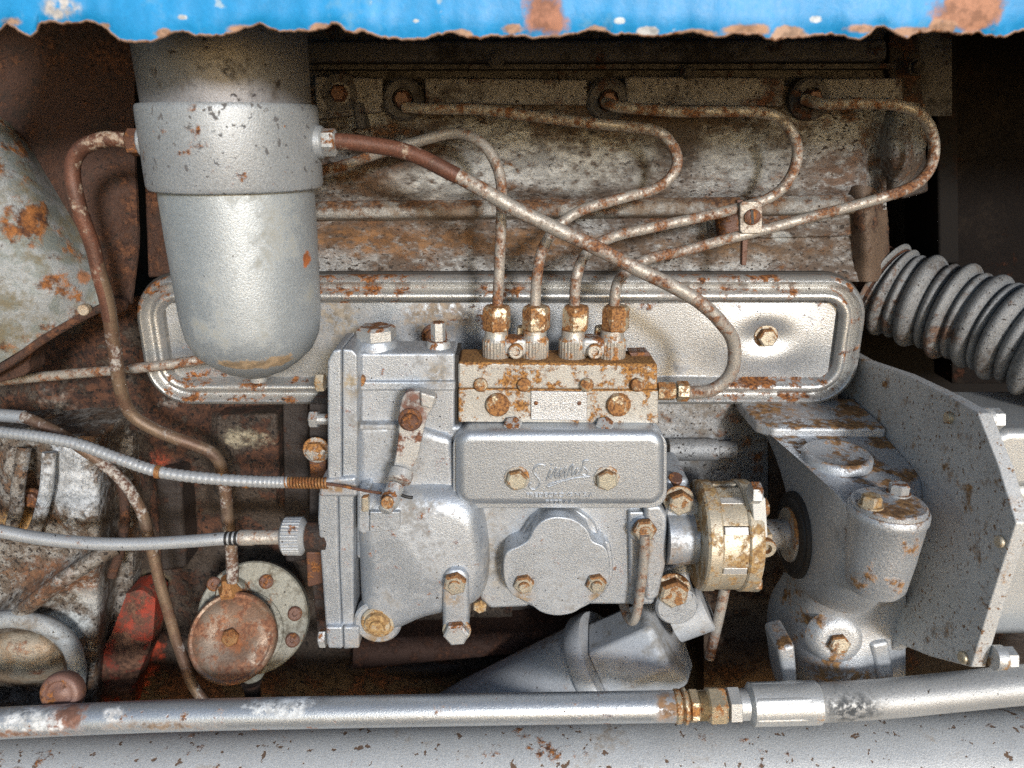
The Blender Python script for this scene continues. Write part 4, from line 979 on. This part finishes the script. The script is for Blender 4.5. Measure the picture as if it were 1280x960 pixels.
tube('diagonal_rib', [(20, 772, -0.062), (60, 738, -0.066), (105, 708, -0.064), (146, 684, -0.05)], 10, 'bell', bh, k=8, wob=0.0014)
tube('opening_rim', [(-30, 778, -0.06), (20, 774, -0.066), (62, 784, -0.066), (88, 806, -0.062), (96, 838, -0.058), (94, 880, -0.055)], 11, 'rim_paint', bh, k=8, wob=0.0008)
bolt(bh, 42, 622, -0.050, 10, 7, m='brown_bolt', name='casting_bolt')
def lump_h(x, y):
    r = math.hypot((x - 30) / 56.0, (y - 820) / 36.0)
    return -0.02 - 0.036 * math.sqrt(max(0.0, 1 - min(1, r) ** 2)) + 0.003 * fb(x, y, 22, 51) + 0.001 * fb(x, y, 6, 1)
M['lump'] = mat('rust_scaled_cover', (0.38, 0.28, 0.19), 0.1, 0.45, rust=0.36, rscale=40, rcols=((0.22, 0.10, 0.06), (0.42, 0.24, 0.14)), grain=0.5, bump=0.7, seed=50, base2=(0.42, 0.36, 0.28), lump=0.4)
field('scaled_cover', -40, 782, 88, 858, 3, lump_h, 'lump', bh)

# guard panel, upper left
gp = thing('guard_panel', 'curved grey green guard panel with rusted lower flange at left edge', 'panel', P(20, 460, -0.05))
patch('sheet', [[(-120, 110, -0.02), (-40, 130, -0.03), (4, 150, -0.02), (32, 178, 0.0)],
                [(-120, 200, -0.07), (-40, 210, -0.075), (30, 225, -0.055), (68, 240, -0.02)],
                [(-120, 290, -0.09), (-40, 300, -0.092), (50, 300, -0.072), (108, 298, -0.03)],
                [(-120, 400, -0.095), (-40, 388, -0.098), (64, 362, -0.08), (128, 342, -0.045)],
                [(-120, 490, -0.09), (-40, 474, -0.092), (55, 420, -0.08), (128, 378, -0.055)]], 'guard', gp, k=9, thick=0.003, amp=0.0009, freq=70)
v, f = join(tube_data(catmull([P(-120, 494, -0.093), P(-40, 477, -0.095), P(10, 455, -0.09), P(55, 424, -0.083), P(100, 398, -0.07), P(128, 384, -0.058)], 10), 0.0035, 10))
link('rusted_flange', v, f, 'rust_sheet', gp, angle=70)
prism('bracket_foot', smooth2([(-30, 462), (34, 434), (36, 452), (30, 470), (-30, 482)], 3), -0.075, -0.05, 'rust_sheet', gp, bevel=0.003)
cyl('tab_bolt', 108, 386, -0.066, 7, 9, (0, -1, 0), 'lump', gp)
rs = thing('rust_plate', 'reddish brown rusted plate between guard panel and filter', 'plate', P(140, 390, 0))
patch('sheet', [[(-60, 20, 0.06), (60, 20, 0.05), (168, 20, 0.05)], [(-40, 110, 0.05), (70, 110, 0.03), (168, 110, 0.03)], [(36, 200, 0.0), (96, 200, -0.015), (168, 200, -0.01)], [(60, 300, -0.02), (120, 300, -0.035), (172, 300, -0.02)], [(90, 392, -0.03), (130, 396, -0.04), (164, 380, -0.03)]], 'rust_sheet', rs, k=8, thick=0.004, amp=0.001, freq=50)
prism('tab', smooth2([(126, 374), (152, 374), (157, 384), (148, 392), (130, 390)], 3), -0.05, -0.044, 'rust_sheet', rs, bevel=0.001)

# ================================================================== gear case at right
gc = thing('gear_case', 'silver cast gear case with bolted round cap right of the coupling', 'gear case', P(1050, 860, -0.1))
Z0G = P(918, 507, 0.0).z
XP = P(1078, 450, 0.0).x
XL0 = P(918, 507, 0.0).x
oy = [(0.004, 0), (-0.03, -0.001), (-0.06, -0.003), (-0.10, -0.006), (-0.14, -0.010), (-0.170, -0.013), (-0.184, -0.017), (-0.193, -0.026), (-0.198, -0.042), (-0.198, -0.060), (-0.193, -0.080), (-0.183, -0.099), (-0.166, -0.117), (-0.142, -0.132), (-0.10, -0.142), (-0.05, -0.146), (0.004, -0.146)]
gy = catmull([(0, a_, b_) for a_, b_ in oy], 4)
wts = [sst(0.014, 0.05, -q.z) for q in gy]
sh = P(905, 668, -0.10)
shz = sh.z - Z0G
XB = XL0 + 0.033
V, Fc = [], []
NR = 12
for a_ in [math.pi / 2 * i_ / NR for i_ in range(NR + 1)] + [None]:
    for q, w_ in zip(gy, wts):
        xt = XL0 + 0.040 * (-q.y / 0.19)
        xo = xt * (1 - w_) + (XB + 0.034) * w_
        if a_ is None:
            x_, y_, z_ = XP - 0.0006, q.y * 0.70, q.z
        else:
            d_ = Vector((0, q.y - sh.y, q.z - shz)).normalized() * 0.0375
            by, bz = sh.y + d_.y, shz + d_.z
            f_ = math.sin(a_)
            y_ = by + (q.y - by) * f_; z_ = bz + (q.z - bz) * f_
            x_ = XB + (xo - XB) * (1 - math.cos(a_))
        y_ += 0.0005 * mnoise.noise(Vector((x_, y_, z_)) * 70) * w_
        V.append((x_, y_, Z0G + z_))
nq = len(gy)
for j_ in range(NR + 1):
    for i_ in range(nq - 1):
        Fc.append((j_ * nq + i_, j_ * nq + i_ + 1, (j_ + 1) * nq + i_ + 1, (j_ + 1) * nq + i_))
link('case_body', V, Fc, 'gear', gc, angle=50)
# raised rear step of the top and the round cast pad
st_f = PZ(1000, 541, Z0G - 0.001).y
sv = [Vector((XL0 + 0.001, 0.004, Z0G)), Vector((XP - 0.001, 0.004, Z0G)), Vector((XP - 0.001, st_f, Z0G - 0.003)), Vector((XL0 + 0.016, st_f, Z0G - 0.003)), Vector((XL0 + 0.004, st_f + 0.014, Z0G - 0.003))]
Vs = [tuple(q + Vector((0, 0, 0.0065))) for q in sv] + [tuple(q + Vector((0, 0, -0.004))) for q in sv]
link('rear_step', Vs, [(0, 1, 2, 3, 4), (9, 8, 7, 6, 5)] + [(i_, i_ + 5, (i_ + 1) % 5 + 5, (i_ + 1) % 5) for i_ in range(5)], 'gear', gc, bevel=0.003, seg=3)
p = PZ(1046, 571, Z0G - 0.005); k = sc(p)
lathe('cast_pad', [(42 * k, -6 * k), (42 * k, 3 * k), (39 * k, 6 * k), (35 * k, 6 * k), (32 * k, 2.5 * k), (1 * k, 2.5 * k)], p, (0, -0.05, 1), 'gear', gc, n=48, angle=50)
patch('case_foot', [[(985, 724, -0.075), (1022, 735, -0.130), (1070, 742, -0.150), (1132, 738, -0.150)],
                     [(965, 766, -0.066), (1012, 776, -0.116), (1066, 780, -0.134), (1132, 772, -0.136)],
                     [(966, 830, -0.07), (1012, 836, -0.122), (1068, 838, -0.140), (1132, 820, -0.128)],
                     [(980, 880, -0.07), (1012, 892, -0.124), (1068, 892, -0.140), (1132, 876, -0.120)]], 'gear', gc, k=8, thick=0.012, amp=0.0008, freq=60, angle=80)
# inside of the opening behind the coupling
def cav_h(x, y): return 0.022 - 0.006 * sst(700, 780, y) + 0.003 * fb(x, y, 30, 61) + 0.001 * fb(x, y, 9, 2)
field('drive_opening', 880, 505, 1040, 905, 6, cav_h, 'side_grime', gc)
for q in ([(972, 812), (994, 806), (1000, 880), (984, 880)], [(1088, 806), (1112, 802), (1122, 870), (1104, 878)]):
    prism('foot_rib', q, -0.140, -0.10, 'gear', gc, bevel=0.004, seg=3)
p = P(1046, 800, -0.134); k = sc(p)
o = lathe('plug_boss', [(36 * k, -10 * k), (30 * k, 2 * k), (22 * k, 6 * k), (18 * k, 6 * k)], p, (-0.1, -1, 0.1), 'gear', gc, n=36, angle=60)
v, f = hexd(p + Vector((-0.1, -1, 0.1)).normalized() * 6 * k, (-0.1, -1, 0.15), 13 * k, 9 * k, 0.2)
link('plug', v, f, 'bolt', o, angle=25)
# round cap with two bolts
BY = -0.190
p = P(1110, 638, BY); k = sc(p)
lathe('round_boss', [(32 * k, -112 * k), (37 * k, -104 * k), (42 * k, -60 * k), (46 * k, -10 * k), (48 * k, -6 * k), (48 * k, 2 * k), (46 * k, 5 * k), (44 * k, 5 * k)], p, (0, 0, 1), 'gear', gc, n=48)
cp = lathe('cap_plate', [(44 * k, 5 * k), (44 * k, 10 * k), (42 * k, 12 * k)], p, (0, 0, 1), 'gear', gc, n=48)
for dx, dy, mm in ((-0.0165, -0.006, 'coupling'), (0.0125, 0.013, 'bolt_silver')):
    q = p + Vector((dx, dy, 12 * k))
    v, f = hexd(q, (0, 0, 1), 12.5 * k, 14 * k, 0.3)
    b = link('cap_bolt', v, f, mm, gc, angle=25)
    lathe('washer', [(15 * k, 0), (15 * k, 2 * k)], q, (0, 0, 1), mm, b, n=20)

# front plate: a vertical plate edge-on to the engine, lying in the plane X = const
XP = P(1078, 450, 0.0).x
fp = thing('front_plate', 'thick angular front plate freckled with rust, right of gear case', 'plate', PX(1160, 830, XP))
out = [(1040, 428), (1078, 450), (1130, 468), (1180, 492), (1222, 516), (1248, 582), (1270, 654), (1240, 746), (1214, 834), (1160, 820), (1126, 806), (1080, 830), (1060, 640)]
q = [PX(x, y, XP) for x, y in out]
th = 0.0105
V = [tuple(a) for a in q] + [(a.x + th, a.y, a.z) for a in q]
n = len(q)
Fc = [tuple(range(n)), tuple(range(2 * n - 1, n - 1, -1))] + [(i, i + n, (i + 1) % n + n, (i + 1) % n) for i in range(n)]
pl = link('plate', V, Fc, 'plate', fp, bevel=0.0012)
for (x, y) in ((1188, 522), (1252, 677), (1206, 822), (1107, 480)):
    a = PX(x, y, XP); k = sc(a)
    lathe('stud_end', [(8 * k, 0), (8 * k, 4 * k), (6.5 * k, 5.5 * k)] if x > 1110 else [(4 * k, 0), (4 * k, 2 * k), (3 * k, 3 * k)], a, (-1, 0, 0), 'nut_gold' if x < 1240 else 'coupling', fp, n=18)
for (x, y, r) in ((1206, 524, 14), (1222, 822, 14)):
    a = PX(x, y, XP); a.x += th; k = sc(a)
    b = lathe('nut_collar', [(r * 1.1 * k, 0), (r * 1.1 * k, 12 * k), (r * 0.9 * k, 15 * k)], a, (1, 0, 0), 'fitting', fp, n=24)
    v, f = hexd(a + Vector((14 * k, 0, 0)), (1, 0, 0), r * k, 13 * k, 0.2)
    link('nut', v, f, 'fitting', b, angle=25)
# castings behind the plate at the right edge
rc = thing('timing_cover', 'smooth silver casting behind the front plate at right edge', 'casting', P(1290, 800, -0.1))
prism('upper_boss', [(1236, 548), (1262, 538), (1400, 538), (1400, 612), (1266, 612), (1246, 590)], -0.13, -0.03, 'fitting', rc, bevel=0.008, seg=4)
prism('lower_shell', [(1210, 606), (1420, 598), (1420, 800), (1200, 800)], -0.105, -0.02, 'fitting', rc, bevel=0.014, seg=5)

# ================================================================== drive coupling
dv = thing('drive_coupling', 'rusty golden drive coupling with slotted rings on the pump shaft', 'coupling', P(910, 735, -0.1))
ca = P(905, 668, -0.10); k = sc(ca)
def cl(name, prof, m, parent=dv, n=48, **kw):
    return lathe(name, [(r * k, t * k) for r, t in prof], (ca.x, ca.y, ca.z), (1, 0, 0), m, parent, n=n, **kw)
cl('hub', [(30, -40), (30, 40)], 'coupling')
cl('rear_ring', [(40, -36), (66, -36), (68.5, -33), (68.5, -20), (66, -18), (40, -18)], 'coupling')
cl('front_ring', [(40, 12), (67, 12), (69, 14), (69, 27), (67, 30), (40, 30)], 'coupling')
a0s = [(-62, -14), (-8, 30), (38, 88), (96, 150), (160, 200), (208, 270)]
for i, (d0, d1) in enumerate(a0s):
    V, Fc = [], []
    m_ = 10
    for (r, t) in ((48, -18.4), (66.5, -18.4), (66.5, 12.4), (48, 12.4)):
        for j in range(m_ + 1):
            th = math.radians(d0 + (d1 - d0) * j / m_)
            V.append((ca.x + t * k, ca.y - r * k * math.cos(th), ca.z + r * k * math.sin(th)))
    w = m_ + 1
    for s in range(4):
        for j in range(m_):
            Fc.append((s * w + j, s * w + j + 1, ((s + 1) % 4) * w + j + 1, ((s + 1) % 4) * w + j))
    Fc.append((0, w, 2 * w, 3 * w)); Fc.append((m_, w + m_, 2 * w + m_, 3 * w + m_))
    link('jaw', V, Fc, 'coupling', dv, bevel=0.001)
for dg in (33, -10, 66, -68):
    th = math.radians(dg); r = 62
    y_, z_ = ca.y - r * k * math.cos(th), ca.z + r * k * math.sin(th)
    V = []
    for t in (-17, 11):
        for dr, dt in ((-6, -5), (5, -5), (5, 5), (-6, 5)):
            V.append((ca.x + t * k, y_ - (dr * math.cos(th) + dt * math.sin(th)) * k, z_ + (dr * math.sin(th) - dt * math.cos(th)) * k))
    link('key_strip', V, [(0, 1, 2, 3), (7, 6, 5, 4), (0, 4, 5, 1), (1, 5, 6, 2), (2, 6, 7, 3), (3, 7, 4, 0)], 'plate_edge', dv, bevel=0.0008)
for dg, rr, hh in ((62, 58, 10), (-62, 58, 12)):
    th = math.radians(dg)
    o_ = Vector((ca.x + 30 * k, ca.y - rr * k * math.cos(th), ca.z + rr * k * math.sin(th)))
    v, f = hexd(o_, (1, 0, 0), 12 * k, hh * k, 0.2)
    link('ring_bolt', v, f, 'bolt', dv, angle=25)
a = P(938, 616, -0.135)
v, f = hexd(a, (1, 0, 0), 13 * k, 12 * k, 0.3)
link('ring_bolt', v, f, 'bolt_silver', dv, angle=25)
prism('white_insert', [(940, 624), (957, 623), (960, 672), (944, 674)], -0.135, -0.118, 'white_block', dv, bevel=0.001)
o = prism('clamp_hub', [(944, 672), (966, 668), (966, 694), (948, 697)], -0.132, -0.112, 'coupling', dv, bevel=0.001)
p = P(956, 682, -0.132); k2 = sc(p)
lathe('socket_screw', [(12 * k2, 0), (12 * k2, 8 * k2), (11 * k2, 9 * k2), (6.5 * k2, 9 * k2), (6 * k2, 2 * k2), (0.5 * k2, 2 * k2)], p, (0, -1, 0), 'bolt', o, n=24)
cl('shaft', [(19, 30), (19, 100)], 'mount')
ts = (XB - ca.x) / k
cl('seal_disc', [(20, ts - 8), (44, ts - 8), (47, ts - 6), (49, ts - 2), (49, ts + 10), (20, ts + 10)], 'black')
cl('seal_lip', [(30, ts - 11), (33, ts - 11), (34, ts - 9), (34, ts - 6), (30, ts - 6)], 'knurl')
cl('seal_rim', [(50, ts - 5), (53, ts - 5), (54, ts - 2), (54, ts + 6), (50, ts + 6)], 'gasket')
tb = thing('oil_drip_tube', 'short bare tube hanging below the drive coupling', 'pipe', P(892, 822, -0.07))
tube('pipe', [(906, 735, -0.085), (900, 765, -0.085), (893, 795, -0.084), (887, 822, -0.082)], 6.5, 'pipe_silver', tb)

# ================================================================== oil filter lying diagonal under the pump
of = thing('oil_filler_neck', 'silver diagonal canister with flange and cap below the pump', 'canister', P(760, 850, -0.05))
a0, a1 = P(600, 905, -0.03), P(880, 780, -0.075)
axd = (a1 - a0).normalized(); k = sc(P(760, 830, -0.055)); Lx = (a1 - a0).length / k
def dl(name, prof, m, n=40, **kw):
    return lathe(name, [(r * k, t * k) for r, t in prof], a0, axd, m, of, n=n, **kw)
dl('canister', [(58, -40), (61, 0), (64, 185)], 'matte')
dl('flange', [(62, 184), (70, 186), (72, 189), (72, 206), (70, 209), (46, 209)], 'matte')
dl('cap', [(57, 209), (56, 262), (55, 290), (50, 296)], 'matte', n=7, rot=0.4, bevel=0.003, seg=3)
e = a0 + axd * 262 * k
nb_ = P(852, 772, -0.072)
lathe('side_port', [(26 * k, -10 * k), (26 * k, 30 * k), (23 * k, 33 * k)], nb_, (0.80, -0.10, 0.45), 'matte', of, n=28)

# ================================================================== bellows hose
bl = thing('bellows_hose', 'grey ribbed rubber bellows hose at the right edge', 'hose', P(1250, 470, -0.05))
pts = catmull([P(1096, 356, 0.045), P(1122, 368, 0.03), P(1180, 386, 0.0), P(1235, 405, -0.03), P(1290, 427, -0.06), P(1360, 456, -0.09), P(1440, 492, -0.12)], 40)
k = sc(P(1180, 380, 0))
def rb(t):
    x = (t * 9.0) % 1.0
    e = (14 + 1.5 * math.sin(t * 37)) * math.sin(math.pi * x / 0.62) ** 0.6 if x < 0.62 else 9 * math.sin(math.pi * (x - 0.62) / 0.38) ** 0.7
    return k * (46 + e * (1 if t > 0.03 else 0.3) + 3 * t)
v, f = tube_data(pts, 0, 40, rfun=rb)
link('bellows', v, f, 'bellows', bl, angle=70)
a = P(1090, 354, 0.05); b_ = P(1114, 364, 0.035)
lathe('collar', [(50 * k, -0.06), (52 * k, 0), (52 * k, 14 * k), (56 * k, 16 * k), (56 * k, 24 * k)], a, (b_ - a), 'rust_sheet', bl, n=36)
# radiator core
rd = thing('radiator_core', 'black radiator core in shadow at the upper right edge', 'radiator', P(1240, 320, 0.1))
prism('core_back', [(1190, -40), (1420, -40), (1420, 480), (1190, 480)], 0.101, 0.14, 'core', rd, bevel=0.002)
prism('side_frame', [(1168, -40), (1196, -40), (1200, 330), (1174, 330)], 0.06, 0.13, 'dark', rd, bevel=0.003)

# ================================================================== bottom: beam and hydraulic line
bm_t = thing('axle_beam', 'large rounded silver beam along the bottom edge', 'beam', P(640, 958, -0.2))
AY = -0.160
yb0, yb1 = 1012, 990
pA, pB = P(-260, 992, AY), P(1540, 948, AY)
v, f = tube_data([pA.lerp(pB, i / 30) for i in range(31)], 0.0, 72, rfun=lambda t: 0.047)
link('beam_tube', v, f, 'beam', bm_t, angle=60)

hl_ = thing('hydraulic_line', 'silver hydraulic pipe with hex fittings and rubber hose above the beam', 'pipe', P(640, 890, -0.215))
HY = -0.172
v, f = tube_data(catmull([P(-120, 912, HY), P(0, 904, HY), P(200, 895, HY), P(420, 890, HY), P(640, 886, HY), P(846, 883, HY)], 8), 19 * sc(P(500, 890, HY)), 28)
link('pipe', v, f, 'hyd', hl_, angle=60)
o = P(842, 883, HY); k = sc(o)
e = P(1024, 878, HY); d = (e - o).normalized()
def hlx(name, prof, m, n=32, rot=0.0, **kw):
    return lathe(name, [(r * k, t * k) for r, t in prof], o, d, m, hl_, n=n, rot=rot, **kw)
hlx('sleeve', [(19, 0), (21, 2), (21, 7), (18, 9)], 'fitting_gold')
hlx('sleeve', [(17, 9), (22, 12), (22, 15), (17, 18)], 'fitting_gold', n=28)
hlx('hex_nut', [(16, 18), (21, 20), (21, 28), (17, 31)], 'fitting_gold', n=6, rot=0.2, angle=25)
V, Fc = [], []
tp = []
for i in range(12): tp += [(17.2, 31 + i * 0.8), (18.3, 31.4 + i * 0.8)]
hlx('thread', tp, 'fitting_gold', n=28)
hlx('hex_nut', [(18, 40), (23.5, 43), (23.5, 61), (21, 64)], 'fitting_gold', n=6, rot=0.42, angle=25)
hlx('hex_nut', [(20, 66), (23, 67), (23, 80), (21, 81)], 'fitting', n=6, rot=0.3, angle=25)
hlx('neck', [(19, 81), (19, 92)], 'fitting')
hlx('hose_ferrule', [(22, 92), (28, 96), (28, 150), (27, 168), (25, 180), (20, 182)], 'fitting', n=6, rot=0.2, bevel=0.0035, seg=4)
hlx('ferrule_sleeve', [(20, 92), (26.3, 96), (26.3, 178), (22, 182)], 'fitting', n=32)
v, f = tube_data(catmull([o + d * 178 * k, P(1066, 876, HY), P(1120, 872, HY), P(1200, 864, HY), P(1290, 855, HY), P(1420, 846, HY)], 10), 23.5 * k, 28)
link('hose', v, f, 'hose', hl_, angle=60)
cb = thing('clamp_bolt', 'reddish brown round clamp bolt above the left end of the pipe', 'bolt', P(85, 862, -0.21))
p = P(83, 862, -0.150); k = sc(p)
lathe('bolt_head', [(25 * k, 0), (26 * k, 8 * k), (25 * k, 14 * k), (22 * k, 17 * k), (17 * k, 17 * k), (15 * k, 14 * k), (9 * k, 14 * k), (7 * k, 16 * k)], p, (0, -0.9, 0.3), 'red_brown', cb, n=36, angle=50)
